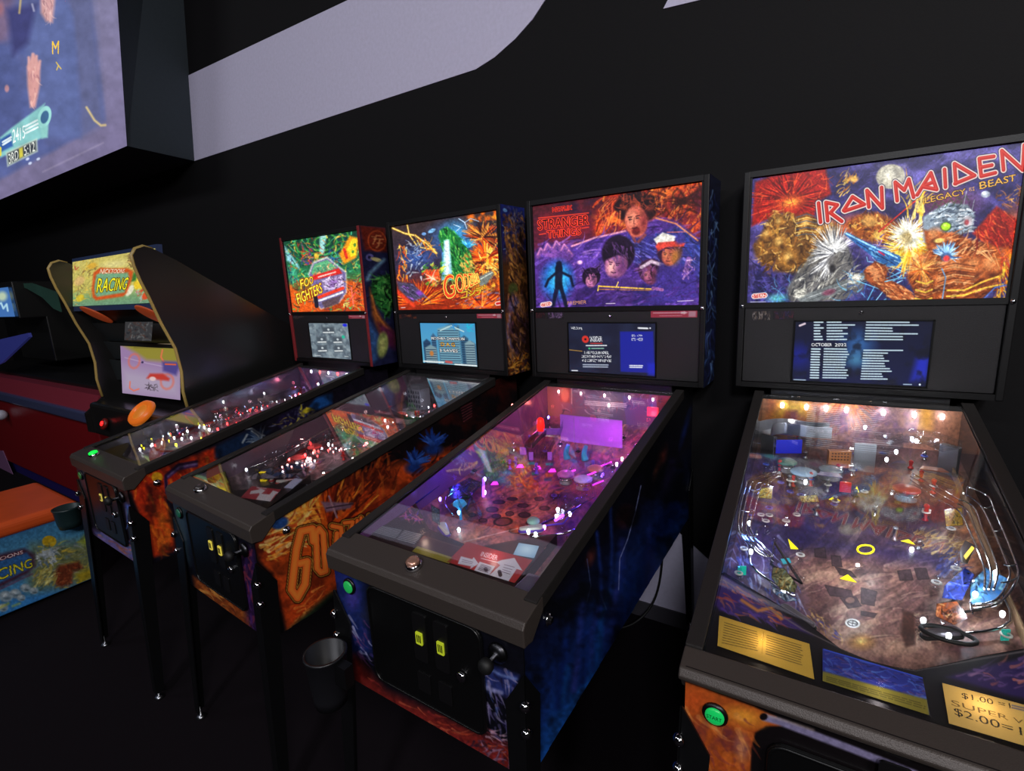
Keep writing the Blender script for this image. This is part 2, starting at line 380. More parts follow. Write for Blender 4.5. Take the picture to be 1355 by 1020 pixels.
def plastic(par,i,pts,h,m,th=.002,name='plastic',label=None):
    if name=='plastic' and m.name not in ('clear plastic','amber stripe','cyan arrow','dark plastic'):
        PSEED[0]+=1; X=[p[0] for p in pts]; Y=[p[1] for p in pts]; L=np.array([pf(i,*p,h+th) for p in pts]); a=L.min(0); b=L.max(0)
        sl=PLH[i][1]; A=Art((a[0],b[1],0),(b[0]-a[0],0,0),(0,a[1]-b[1],0),64,64,i=i); A.P[:,2]=pz(A.P[:,1])+h+th+.0004; A.X,A.Y=proj(l2w(i,A.P)); A.view(0,0,1)
        c=np.array(m['rgb'],float); W=max(X)-min(X); A.fill(c*.8); bb=[(min(X),min(Y)),(max(X),min(Y)),(max(X),max(Y)),(min(X),max(Y))]
        A.busy(bb,[tuple(np.clip(c*k+o,0,255)) for k,o in ((.35,0),(.6,10),(1.2,20),(1.5,40),(.9,(40,0,-20)),(.8,(-20,10,50)),(.2,10))],70,W*.4,max(.8,W*.06),None,PSEED[0],.9)
        A.S(list(pts)+[pts[0]],1.2,(20,18,24),.8); mk=inpoly(A.X,A.Y,pts); q=MB(); q.prism([pf(i,x,y,h) for x,y in pts],(0,0,th)); o=q.build(name,CLEAR,par,label=label)
        A.build('plastic_print',art_mat('plastic print',rough=.25),o,mask=lambda u,v:mk); return o
    P=[pf(i,x,y,h) for x,y in pts]; b=MB(); b.prism(P,(0,0,th)); return b.build(name,m,par,label=label)
def upright(par,i,a,b_,h,m,y_th=.003,base=0.,name='target',label=None):
    """upright slab whose foot runs from pixel a to pixel b_"""
    A=np.array(pf(i,*a,base));B=np.array(pf(i,*b_,base)); d=B-A; n=np.array([-d[1],d[0],0]); n/=np.linalg.norm(n)+1e-9; n*=y_th; q=MB()
    q.hexa([A,B,B+n,A+n],[A+[0,0,h],B+[0,0,h],B+n+[0,0,h],A+n+[0,0,h]]); return q.build(name,m,par,bevel=.0008,label=label)
def card(i,h,tl,tr,bl,nu,nv):
    a,b,c=[np.array(pf(i,*p,h)) for p in (tl,tr,bl)]; return Art(a,b-a,c-a,nu,nv,i)
# ------------------------------------------------------------------ the pinball machine
def machine(i,name,label,S):
    global CUR
    CUR=i; PFS=PLH[i][1]; LZ=GLH[i][0]-.930; YB=-.022 if i==3 else 0.
    x,y,a=MACH[i]; T=thing(name,label,'pinball machine',(x,y,0),a,'pinball machines in the row')
    bodym=S.get('body',BLACK); trim=S.get('trim',BLACK)
    b=MB()
    for s in (-1,1):
        x0=.28*s; P=[(x0,.012,.545),(x0,1.30,.575),(x0,1.30,1.13),(x0,1.107,1.118),(x0,.012,gz(.012)-.012)]
        b.prism(P,(-.018*s,0,0))
    b.box(-.27,.27,.012,.03,.545,.895+LZ).box(-.27,.27,1.285,1.30,.575,1.13).box(-.27,.27,.02,1.29,.565,.58)
    cab=b.build('cabinet',bodym,T)
    # inner blades
    for s in (-1,1):
        q=MB(); x0=.2615*s; q.prism([(x0,.07,pz(.07)-.02),(x0,1.10,pz(1.1)-.02),(x0,1.10,gz(1.1)-.008),(x0,.07,gz(.07)-.01)],(-.0015*s,0,0)); q.build('inner_side_panel',S['blade'],T)
    for s in (-1,1):
        q=MB(); xo=.2899*s; xi=.260*s; lo=.030
        def P(xx,yy,dz): return (xx,yy,gz(yy)+dz)
        q.hexa([P(xi,.05,-.003),P(xo,.05,-.003),P(xo,1.13,-.003),P(xi,1.13,-.003)],[P(xi,.05,.004),P(xo,.05,.004),P(xo,1.13,.004),P(xi,1.13,.004)])
        q.hexa([P(xo-.005*s,.05,-lo),P(xo,.05,-lo),P(xo,1.13,-lo),P(xo-.005*s,1.13,-lo)],[P(xo-.005*s,.05,0),P(xo,.05,0),P(xo,1.13,0),P(xo-.005*s,1.13,0)])
        q.build('side_rail',RAIL,T,bevel=.002)
    q=MB(); x0=-.2905
    q.prism([(x0,0,.862+LZ*.15),(x0,-.002,.902+LZ),(x0,.006,.914+LZ),(x0,.072+YB,.9325+LZ+YB*.3),(x0,.076+YB,.928+LZ+YB*.3),(x0,.076+YB,.900+LZ),(x0,.03,.858+LZ),(x0,.011,.862+LZ*.15)],(.581,0,0)); q.build('lockbar',LOCK,T,bevel=.005,seg=3)
    # glass
    y_=.074+YB; q=MB(); q.hexa([(-.262,y_,gz(y_)-.004),(.262,y_,gz(y_)-.004),(.262,1.112,gz(1.112)-.004),(-.262,1.112,gz(1.112)-.004)],[(-.262,y_,gz(y_)-.0005),(.262,y_,gz(y_)-.0005),(.262,1.112,gz(1.112)-.0005),(-.262,1.112,gz(1.112)-.0005)])
    q.build('playfield_glass',GLASS,T)
    # backbox
    b=MB()
    b.cur=0; b.box(-.334,.334,1.165,1.312,1.150,1.866); b.box(-.354,.354,1.139,1.314,1.850,1.868).box(-.354,.354,1.139,1.314,1.148,1.166)
    b.box(-.335,.335,1.141,1.17,1.424,1.441)
    b.box(-.335,-.3289,1.143,1.17,1.44,1.852).box(.3289,.335,1.143,1.17,1.44,1.852)
    b.box(-.24,.24,1.15,1.29,1.10,1.15)
    bb=b.build('backbox',BLACK,T)
    for s in (-1,1):
        q=MB(); q.box(min(.335*s,.3545*s),max(.335*s,.3545*s),1.137,1.314,1.147,1.869); q.build('backbox_side',trim,T,bevel=.003)
        q=MB(); q.lathe((.343*s,1.138,1.431),[(.007,0),(.007,.004),(.004,.007),(.001,.0075)],12,(0,-1,0)); q.build('bolt',CHROME,T,label='small chrome bolt')
    q=MB(); q.prism(rr(-.333,.333,1.168,1.423,.004,1.146),(0,.014,0)); sp=q.build('speaker_panel',PANEL,T)
    q=MB()
    for xx0,xx1,zz0,zz1 in ((-.183,.183,1.3764,1.381),(-.183,.183,1.174,1.1787),(-.183,-.1776,1.174,1.381),(.1776,.183,1.174,1.381)): q.box(xx0,xx1,1.1425,1.147,zz0,zz1)
    q.build('display_bezel',DOOR,T)
    # translite + display
    A=Art((-.3289,1.1495,1.8462),(.6578,0,0),(0,0,-.4045),*S['tl_n'],corners=S['tl_c']); S['translite'](A); A.build('translite',art_mat(f'translite {i}',emit=S.get('tl_e',1.15)*1.1),T)
    A=Art((-.1776,1.1445,1.3764),(.3552,0,0),(0,0,-.1977),*S['dp_n'],corners=S['dp_c']); S['display'](A); A.build('display_screen',art_mat(f'display {i}',emit=1.),T)
    # stickers on speaker panel
    for (xa,xb,za,zb,fn,nn) in S['stickers']:
        A=Art((xa,1.1448,zb),(xb-xa,0,0),(0,0,za-zb),*nn,i=i); fn(A); A.build('sticker',art_mat('sticker print'+fn.__name__,emit=.0,rough=.5),T)
    q=MB(); q.lathe((0,1.146,1.405),[(.006,0),(.006,.004),(.003,.006)],12,(0,-1,0)); q.build('panel_lock',CHROME,T)
    # art panels
    if 'side' in S:
        A=Art((.2812,.012,1.13),(0,1.288,0),(0,0,-.585),*S['side_n'],i=i); S['side'](A)
        A.build('side_art',art_mat(f'side print {i}',rough=.3),T,mask=lambda u,v:((1.13-.585*v)<gz(.012+1.288*u)-.012)&((1.13-.585*v)>.546+.023*u))
    A=Art((-.28,.0105,.880),(.56,0,0),(0,0,-.334),*S['front_n'],i=i); S['front'](A); A.build('front_art',art_mat(f'front print {i}',rough=.35),T)
    if 'bside' in S:
        A=Art((.3552,1.139,1.868),(0,.175,0),(0,0,-.72),*S['bside_n'],corners=S.get('bside_c'),i=i); S['bside'](A); A.build('backbox_side_art',art_mat(f'backbox print {i}',rough=.35),T)
    # legs
    for sx in (-1,1):
        for fy in (0,1):
            q=MB(); yb=.008 if fy==0 else 1.304; oy=-.045 if fy==0 else .045; sy=1 if fy==0 else -1; zt=.80 if fy==0 else .78
            ox=.016*sx; X=.283*sx; w=.048; wb=.03; t=.004
            f0=(X+ox,yb+oy)
            # front/back flange
            q.hexa([(f0[0],f0[1],.03),(f0[0]-wb*sx,f0[1],.03),(f0[0]-wb*sx,f0[1]+t*sy,.03),(f0[0],f0[1]+t*sy,.03)],[(X,yb-t*sy,zt),(X-w*sx,yb-t*sy,zt-.08),(X-w*sx,yb,zt-.08),(X,yb,zt)])
            q.hexa([(f0[0],f0[1],.03),(f0[0],f0[1]+wb*sy,.03),(f0[0]-t*sx,f0[1]+wb*sy,.03),(f0[0]-t*sx,f0[1],.03)],[(X+t*sx,yb-t*sy,zt),(X+t*sx,yb+w*sy,zt-.08),(X,yb+w*sy,zt-.08),(X,yb,zt)])
            leg=q.build('leg',LEGM,T)
            q=MB(); q.lathe((f0[0]-.012*sx,f0[1]+.012*sy,.0),[(.016,0),(.018,.004),(.012,.012),(.005,.014),(.005,.05)],14); q.build('leveler_foot',STEEL,leg)
            if fy==0:
                for z in (.735,.673):
                    q=MB(); q.lathe((.2845*sx,.002,z),[(.011,0),(.0115,.005),(.008,.011),(.002,.013)],14,(sx*.7,-1,0)); q.build('leg_bolt',CHROME,leg)
    # coin door
    cx0,cx1,cz0,cz1=S.get('door',(-.155,.185,.602,.862))
    q=MB(); q.prism(rr(cx0,cx1,cz0,cz1,.028,.0085),(0,-.006,0)); door=q.build('coin_door',DOOR,T,bevel=.0015)
    q=MB()
    ring=rr(cx0+.004,cx1-.004,cz0+.004,cz1-.004,.025,.002); q.tube(ring,.003,6,closed=True); q.build('door_rim',S.get('rim',DOOR),door)
    for k,xs in enumerate((.014,.076)):
        q=MB(); q.prism(rr(xs-.02,xs+.02,.722,.84,.006,.003),(0,-.004,0)); q.build('coin_entry_plate',BLACK,door)
        q=MB(); q.prism(rr(xs-.0095,xs+.0095,.766,.796,.002,-.001),(0,-.003,0)); sl=q.build('coin_slot',mat('lit coin button'+str(i),S.get('coin',(150,170,30)),.4,emit=.42),door,label='lit yellow coin reject button')
        q=MB()
        for e in range(3): q.box(xs-.006+.0048*e,xs-.0035+.0048*e,-.0046,-.0038,.772,.790)
        q.build('button_marks',DOOR,sl)
        q=MB(); q.prism(rr(xs-.019,xs+.019,.640,.69,.004,.002),(0,-.002,0)); q.build('coin_return',BLACK,door)
    q=MB(); q.lathe((.128,.002,.732),[(.012,0),(.012,.006),(.008,.009),(.002,.0092)],16,(0,-1,0)); q.build('door_lock',CHROME,door)
    # plunger
    q=MB(); q.lathe((.222,.008,.823),[(.022,0),(.022,.005),(.012,.010),(.005,.012),(.005,.032)],18,(0,-1,0)); pl=q.build('plunger',mat('dark steel rod',(70,70,74),.35,1.),T)
    q=MB(); q.lathe((.222,-.024,.823),[(.006,0),(.015,.004),(.016,.014),(.011,.021),(.002,.023)],18,(0,-1,0)); q.build('plunger_knob',RUBBER,pl)
    # start button
    sx,sz=S.get('start_at',(-.224,.858-.03))
    q=MB(); q.lathe((sx,.010,sz),[(.021,0),(.021,.004),(.015,.006)],20,(0,-1,0)); sb=q.build('start_button',DOOR,T)
    q=MB(); q.lathe((sx,.006,sz),[(.0155,0),(.0155,.004),(.012,.006),(.002,.0065)],20,(0,-1,0)); q.build('button_lens',mat(f'start lens {i}',S['start_c'],.3,emit=S.get('start_e',.5)),sb,label='green lit button lens')
    if S.get('start_t'):
        tr=glyphs(S['start_t']); q=MB()
        for t in tr: q.add([(sx-.012+.024*a,-.0008,sz-.0035+.007*b) for a,b in t],[(0,1,2)])
        q.build('lettering',DOOR,sb)
    for s in (-1,1):
        q=MB(); q.lathe((.2815*s,.107,.855+LZ),[(.014,0),(.014,.004),(.009,.005),(.008,.010),(.002,.011)],16,(s,0,0)); q.build('flipper_button',S.get('flb',CHROME),T)
    # lockbar button
    if S.get('lb'):
        q=MB(); xb=S['lb'][0]; q.lathe((xb,.040,.9215),[(.020,0),(.020,.008),(.018,.014)],20,(0,-.25,1)); lb=q.build('lockbar_button',CHROME,T)
        q=MB(); q.lathe((xb,.0365,.935),[(.0165,0),(.0155,.006),(.009,.009),(.001,.0095)],20,(0,-.25,1)); q.build('button_cap',S['lb'][1],lb)
    # playfield
    z0=PLH[i][0]
    A=Art((-.26,1.10,pz(1.10)),(.52,0,0),(0,-1.03,-1.03*PFS),*S['pf_n'],i=i); S['playfield'](A); pfo=A.build('playfield',art_mat(f'playfield print {i}',rough=.42,spec=.25),T)
    b=MB(); b.hexa([(-.26,.07,z0-.02),(.26,.07,z0-.02),(.26,1.1,pz(1.1)-.02),(-.26,1.1,pz(1.1)-.02)],[(-.26,.07,z0-.002),(.26,.07,z0-.002),(.26,1.1,pz(1.1)-.002),(-.26,1.1,pz(1.1)-.002)]); b.build('playfield_board',mat('maple board',(120,90,60),.5),pfo)
    A=Art((-.26,1.098,gz(1.098)-.01),(.52,0,0),(0,0,pz(1.098)-gz(1.098)+.01),*S['rear_n'],i=i); S['rear'](A); A.build('rear_panel',art_mat(f'rear print {i}',rough=.4),pfo)
    S['toys'](i,T,pfo)
    return T
S_L=1.0
# ------------------------------------------------------------------ printed art: backglasses
def tl_iron(A):
    A.view(960,180,3.43)
    A.grad([(0,(48,42,96)),(.35,(54,48,110)),(.6,(60,44,86)),(1,(36,36,84))])
    A.clouds(90,(105,95,175),.45,.75,.9,4,sx=1.6); A.clouds(50,(28,24,66),.5,.75,.8,9,sx=1.5)
    A.busy([(480,90),(1300,0),(1300,140),(700,330),(480,300)],[(90,80,160),(40,34,90),(120,110,190)],90,80,7,-30,1,.4)
    # red sunburst
    A.G([(125,190),(200,165),(330,150),(445,135),(475,250),(400,290),(405,380),(250,330),(110,390)],(150,22,20),1,4)
    A.rays(285,275,20,210,120,12,[(200,40,25),(110,12,16),(225,70,35),(80,8,14),(170,28,20)],2,150,400,.8,.75)
    A.E(290,285,90,50,(235,110,40),-10,.9,.9); A.E(290,285,50,22,(250,190,70),-10,.9,.8)
    A.busy([(130,190),(440,140),(470,250),(380,330),(130,370)],[(190,35,22),(100,10,14),(240,95,40)],70,50,6,None,3,.7)
    # moon
    A.E(743,178,70,58,(196,190,170),0,.12); A.clouds(26,(150,146,140),.45,.7,.6,7,[(680,130),(810,130),(810,230),(680,230)]); A.E(730,165,44,36,(228,224,205),0,.8,.7)
    # glowing comet near the moon
    A.busy([(500,170),(600,160),(560,240),(495,280)],[(225,160,50),(240,200,90),(150,80,30)],26,40,8,-50,5,.9); A.E(575,185,28,20,(235,180,80),0,.6,.9)
    # orange horizon
    A.E(620,400,190,75,(220,90,30),0,.8,.95); A.E(480,410,70,55,(240,140,40),0,.8,.9); A.E(1000,300,220,90,(120,50,60),0,.9,.7)
    # heap of golden rocks on the left
    A.G([(120,480),(170,400),(210,320),(300,345),(370,335),(440,380),(520,400),(500,470),(430,520),(380,600),(310,610),(180,590),(130,530)],(112,72,28),.95,6)
    A.busy([(120,480),(210,320),(370,335),(520,400),(430,520),(380,600),(180,590)],[(186,132,52),(214,164,80),(92,54,20),(60,34,14),(228,186,104),(150,92,34)],230,46,11,None,6,.85)
    for x,y,r in ((185,430,32),(245,470,46),(240,375,30),(365,385,42),(290,540,52),(430,420,36)):
        A.E(x,y,r,r*1.15,(168,112,46),10,.5,.8); A.E(x-6,y-8,r*.55,r*.6,(222,178,98),10,.8,.8); A.E(x+10,y+16,r*.5,r*.4,(70,40,18),0,.7,.8)
    for k in range(7): A.S([(318,352+k*14),(365,338+k*15),(412,352+k*14)],4,(240,206,110) if k%2 else (60,80,110),.8)
    A.busy([(110,520),(200,600),(300,620),(290,745),(110,745)],[(58,50,130),(30,28,80),(84,76,160),(20,18,50)],80,60,12,None,7,.7)
    A.E(240,725,70,30,(90,200,190),0,.8,.8); A.busy([(180,650),(330,640),(330,745),(180,745)],[(96,170,215),(60,110,190)],30,40,5,None,8,.8)
    # pale shaggy plume
    A.G([(330,600),(400,520),(430,470),(530,455),(570,500),(600,600),(650,610),(640,690),(540,745),(300,745),(280,680)],(96,94,92),.95,5)
    A.busy([(300,620),(400,520),(600,560),(650,620),(560,745),(290,745)],[(170,168,158),(210,208,196),(60,60,66),(130,126,120),(36,38,48)],150,60,9,-50,9,.85)
    A.rays(500,520,10,140,170,7,[(236,234,230),(190,190,192),(150,150,156),(250,250,248),(90,92,100)],10,100,330,.9,1.1)
    A.rays(495,500,10,70,60,6,[(236,234,230),(190,190,192),(250,250,248)],12,200,380,.9,.8)
    A.E(498,560,40,44,(86,82,80),0,.5,.8); A.E(492,590,20,26,(28,26,30),0,.5,.9)
    A.G([(330,720),(700,600),(715,630),(420,745),(345,745)],(112,118,120),.95,2); A.S([(380,725),(700,615)],3,(190,195,196)); A.S([(390,735),(705,625)],2,(50,56,60))
    for x,y in ((345,705),(600,640)): A.E(x,y,36,26,(200,198,186),-20,.4,.9); A.busy([(x-34,y-20),(x+34,y-20),(x+34,y+24),(x-34,y+24)],[(236,232,220),(110,108,104)],14,26,5,-10,int(x),.9)
    A.E(480,700,40,18,(130,50,80),-15,.5,.7)
    # blue lightning in the lower middle
    A.busy([(560,600),(860,560),(860,745),(520,745)],[(36,60,130),(20,28,70),(60,110,190),(110,190,230)],110,60,6,None,11,.8)
    A.S([(610,650),(720,690),(835,615),(700,560),(840,600),(700,660),(660,745)],4,(110,200,240),.9); A.S([(820,650),(740,690),(700,745)],4,(150,220,250),.9)
    # golden figureheads in the middle
    A.G([(545,390),(600,350),(680,335),(760,370),(800,400),(740,470),(700,480),(600,450)],(150,74,24),.95,5)
    A.busy([(545,390),(600,350),(680,335),(760,370),(740,470),(600,450)],[(226,160,60),(240,196,104),(100,44,16),(190,110,40),(60,26,14)],90,40,9,None,12,.85)
    A.E(655,375,42,34,(214,158,80),0,.5,.85); A.E(700,440,34,30,(232,190,90),0,.5,.85); A.S([(700,425),(900,255)],7,(150,20,22)); A.S([(702,424),(900,256)],2.5,(230,60,50))
    A.busy([(690,440),(760,450),(750,500),(700,490)],[(170,160,220),(90,70,140)],14,30,6,None,13,.9)
    # white and yellow fire burst
    A.E(850,470,110,110,(230,130,20),0,.7,.9); A.rays(850,500,20,150,150,10,[(250,200,40),(255,228,90),(240,150,20),(255,240,150)],14,0,360,.9)
    A.busy([(810,250),(900,260),(900,400),(830,400)],[(250,226,120),(240,200,60),(210,150,40)],24,110,14,-80,15,.9)
    A.rays(835,440,14,105,170,8,[(255,255,250),(240,238,225),(205,205,200),(255,250,210)],16,0,360,.9,.85)
    A.E(828,455,34,42,(196,170,110),0,.5,.85); A.busy([(800,430),(860,430),(860,500),(800,500)],[(120,96,60),(230,210,150)],20,26,5,None,17,.7)
    A.E(800,555,60,40,(255,210,60),-20,.6,.8)
    # chrome dome with a green lamp
    A.G([(905,470),(900,360),(950,330),(1010,300),(1100,310),(1135,360),(1130,430),(1060,450),(1000,470),(960,500)],(130,144,158),1,3)
    A.busy([(905,360),(1010,300),(1130,340),(1130,430),(1050,450),(960,400)],[(226,236,242),(70,84,104),(176,196,212),(40,50,66),(250,252,255)],110,34,9,-10,18,.9)
    for k in range(5): A.S([(930+k*34,335-k*6),(950+k*34,300-k*8),(975+k*32,320-k*7)],3,(60,84,50),.9)
    A.S([(1080,320),(1090,250)],3,(170,180,190)); A.S([(1118,350),(1128,290)],3,(150,160,170))
    A.E(1006,407,30,26,(40,60,30),0,.3); A.E(1006,407,25,21,(170,226,40),0,.3); A.E(1000,401,12,9,(235,255,130),0,.8)
    A.E(1105,385,28,30,(205,190,196),0,.5,.9); A.E(1100,390,14,16,(190,70,80),0,.5,.9)
    # copper coloured body below it
    body=[(905,420),(960,430),(1060,440),(1120,470),(1230,490),(1280,560),(1270,660),(1190,745),(900,745),(840,640),(870,560),(930,520)]
    A.G(body,(136,62,26),1,4)
    A.busy(body,[(196,104,52),(224,142,84),(90,34,16),(160,78,34),(60,22,14),(238,178,120)],300,64,12,-30,19,.8)
    for x,y,rx,ry,an in ((960,455,52,56,20),(910,590,72,90,-20),(1150,600,90,64,-30),(1225,600,60,80,10),(1075,600,90,52,10),(1010,660,60,40,0)):
        A.E(x,y,rx,ry,(180,92,44),an,.5,.7); A.E(x-rx*.2,y-ry*.3,rx*.6,ry*.5,(232,160,100),an,.9,.7); A.E(x+rx*.2,y+ry*.45,rx*.7,ry*.3,(70,26,16),an,.8,.7)
    A.rays(905,600,10,95,60,6,[(240,160,60),(200,90,30),(250,200,110)],20,0,360,.8,1.1)
    A.E(980,470,30,13,(240,206,110),-5,.4,.9)
    for k in range(5): A.S([(1130+k*26,510+k*6),(1190+k*18,540+k*14)],5,(226,170,110),.8)
    for k in range(6): A.S([(985,590+k*18),(1060,575+k*17),(1150,590+k*16)],4,(236,176,116) if k%2 else (84,32,18),.8)
    # blue flower shape
    A.rays(1015,540,8,72,60,13,[(90,150,210),(150,200,235),(50,90,150),(200,226,240)],21,180,380,.95,1.)
    A.E(1015,545,30,26,(50,80,130),0,.4,.9); A.E(1018,552,20,18,(220,60,60),0,.5)
    # blue ray pistol shape
    A.G([(540,432),(556,424),(640,470),(720,505),(800,535),(812,560),(790,585),(740,580),(690,550),(640,510),(600,480)],(40,96,160),1,2)
    A.S([(550,430),(650,480),(790,545)],7,(150,205,240)); A.S([(600,470),(700,530),(780,575)],5,(20,50,100)); A.busy([(640,480),(800,530),(800,580),(680,550)],[(110,180,225),(30,70,130),(180,225,245)],30,30,5,28,22,.9)
    A.S([(705,515),(730,532)],8,(210,50,100)); A.S([(650,540),(655,560),(690,565)],4,(120,180,220))
    # clenched copper shapes to its left
    fist=[(640,600),(690,560),(750,590),(745,640),(830,680),(900,745),(780,745),(720,690),(680,670),(645,640)]
    A.G(fist,(150,72,36),1,3); A.busy(fist,[(214,134,80),(236,172,110),(90,36,20),(180,96,50)],90,46,9,30,23,.85)
    for k in range(4): A.E(668+k*12,588+k*14,26,11,(222,144,90),-12,.5,.9)
    A.S([(740,655),(800,640)],5,(120,190,220))
    # red tents and orange sky on the right
    A.E(1310,480,90,190,(226,100,24),0,.7,.9)
    A.G([(1130,440),(1230,320),(1355,400),(1355,480),(1180,480)],(166,30,20),.95,4); A.G([(1215,490),(1240,340),(1300,440),(1330,520)],(130,20,18),.95,4)
    A.busy([(1130,430),(1230,320),(1355,400),(1355,500),(1150,480)],[(206,50,30),(110,16,14),(236,110,50)],70,60,10,60,24,.8)
    A.busy([(1220,270),(1355,240),(1355,330),(1240,320)],[(190,120,60),(110,60,40),(226,170,90)],40,36,8,None,25,.85)
    A.E(1177,266,24,18,(170,180,190),0,.3,.9); A.E(1170,262,14,10,(230,235,240),0,.6,.9)
    A.busy([(1280,500),(1350,470),(1340,745),(1250,745)],[(240,170,30),(250,210,60),(200,90,20),(170,40,20)],80,60,10,80,26,.85)
    for k in range(5): A.S([(885,655+k*20),(930,668+k*20),(960,655+k*20)],8,(240,200,70) if k%2==0 else (110,50,20),.9)
    for k in range(4): A.S([(1030,700+k*14),(1110,700+k*12),(1200,660+k*16),(1260,640+k*20)],8,(240,196,66) if k%2==0 else (120,50,20),.9)
    A.S([(1010,745),(1020,640),(1000,600)],6,(110,150,190)); A.S([(1200,745),(1250,690),(1300,680)],6,(80,110,190))
    A.grain(7,.30,5); A.grain(28,.22,6)
    # lettering
    L=[[(418,290),(430,376)],[(463,370),(452,288),(505,300),(474,335),(528,374)],[(535,325),(573,265),(628,300),(540,328)],[(650,312),(638,238),(712,318),(704,226)],
       [(778,286),(765,204),(808,240),(826,192),(852,272)],[(868,262),(924,166),(955,240),(890,226),(938,206)],[(985,152),(994,230)],[(1040,216),(1028,128),(1122,182),(1036,216)],
       [(1202,100),(1138,108),(1152,186),(1214,172)],[(1145,147),(1196,138)],[(1250,160),(1236,76),(1336,162),(1334,54)]]
    for w,c in ((33,(28,20,40)),(27,(235,226,220)),(18,(176,28,22))):
        for p in L: A.S(p,w,c)
    for p in L: A.S([(x-2,y-3) for x,y in p],4,(222,70,50),.7)
    A.T('LEGACY',[(902,276),(1084,238),(1088,262),(906,302)],(226,170,70),out=(30,16,20),ow=3)
    A.T('OF',[(1100,236),(1126,231),(1126,238),(1101,243)],(226,170,70)); A.T('THE',[(1100,245),(1127,240),(1127,247),(1102,252)],(226,170,70))
    A.T('BEAST',[(1145,212),(1306,180),(1308,208),(1150,244)],(226,170,70),out=(30,16,20),ow=3)
    A.S([(128,714),(178,710)],26,(240,236,230)); A.S([(128,714),(178,710)],19,(190,30,24)); A.T('STERN',[(122,707),(184,703),(184,718),(122,721)],(245,235,225)); A.lines([(110,738),(190,738),(190,744),(110,744)],1,(230,230,235),2)
def face(A,x,y,rx,ry,d,ang=0):
    """plain painted face marks: brows, eyes, nose, mouth"""
    t=math.radians(ang); f=lambda u,v:(x+rx*(u*math.cos(t)-v*math.sin(t)),y+ry*(u*math.sin(t)+v*math.cos(t)))
    for s in (-1,1):
        A.S([f(.2*s-.08,-.2),f(.5*s-.08,-.22)],ry*.07,d,.9); A.E(*f(.34*s-.08,-.07),rx*.17,ry*.07,d,ang,.4); A.E(*f(.34*s-.06,-.07),rx*.05,ry*.04,(230,210,210),ang,.5,.6)
    A.S([f(-.06,-.05),f(-.12,.22),f(.02,.25)],ry*.05,d,.6); A.S([f(-.28,.48),f(-.06,.52),f(.16,.47)],ry*.07,d,.85); A.E(*f(.1,.8),rx*.5,ry*.16,d,ang,.9,.5)
def head(A,x,y,rx,ry,skin,hair,ang=0,hl=None,seed=1):
    A.E(x,y-ry*.3,rx*1.3,ry*1.15,hair,ang,.15); A.E(x,y+ry*.1,rx*.82,ry*.92,skin,ang,.2); A.E(x-rx*.35,y,rx*.4,ry*.6,hl or skin,ang,.9,.8); A.E(x+rx*.45,y+ry*.2,rx*.4,ry*.7,[c*.4 for c in skin],ang,.9,.8)
    face(A,x-rx*.08,y+ry*.1,rx*.8,ry*.9,[c*.3 for c in skin],ang)
    A.busy([(x-rx*1.2,y-ry*1.2),(x+rx*1.2,y-ry*1.2),(x+rx*1.1,y-ry*.35),(x-rx*1.1,y-ry*.35)],[hair,[min(255,c*1.8+14) for c in hair],[c*.5 for c in hair]],36,rx*.8,rx*.2,None,seed,.9)
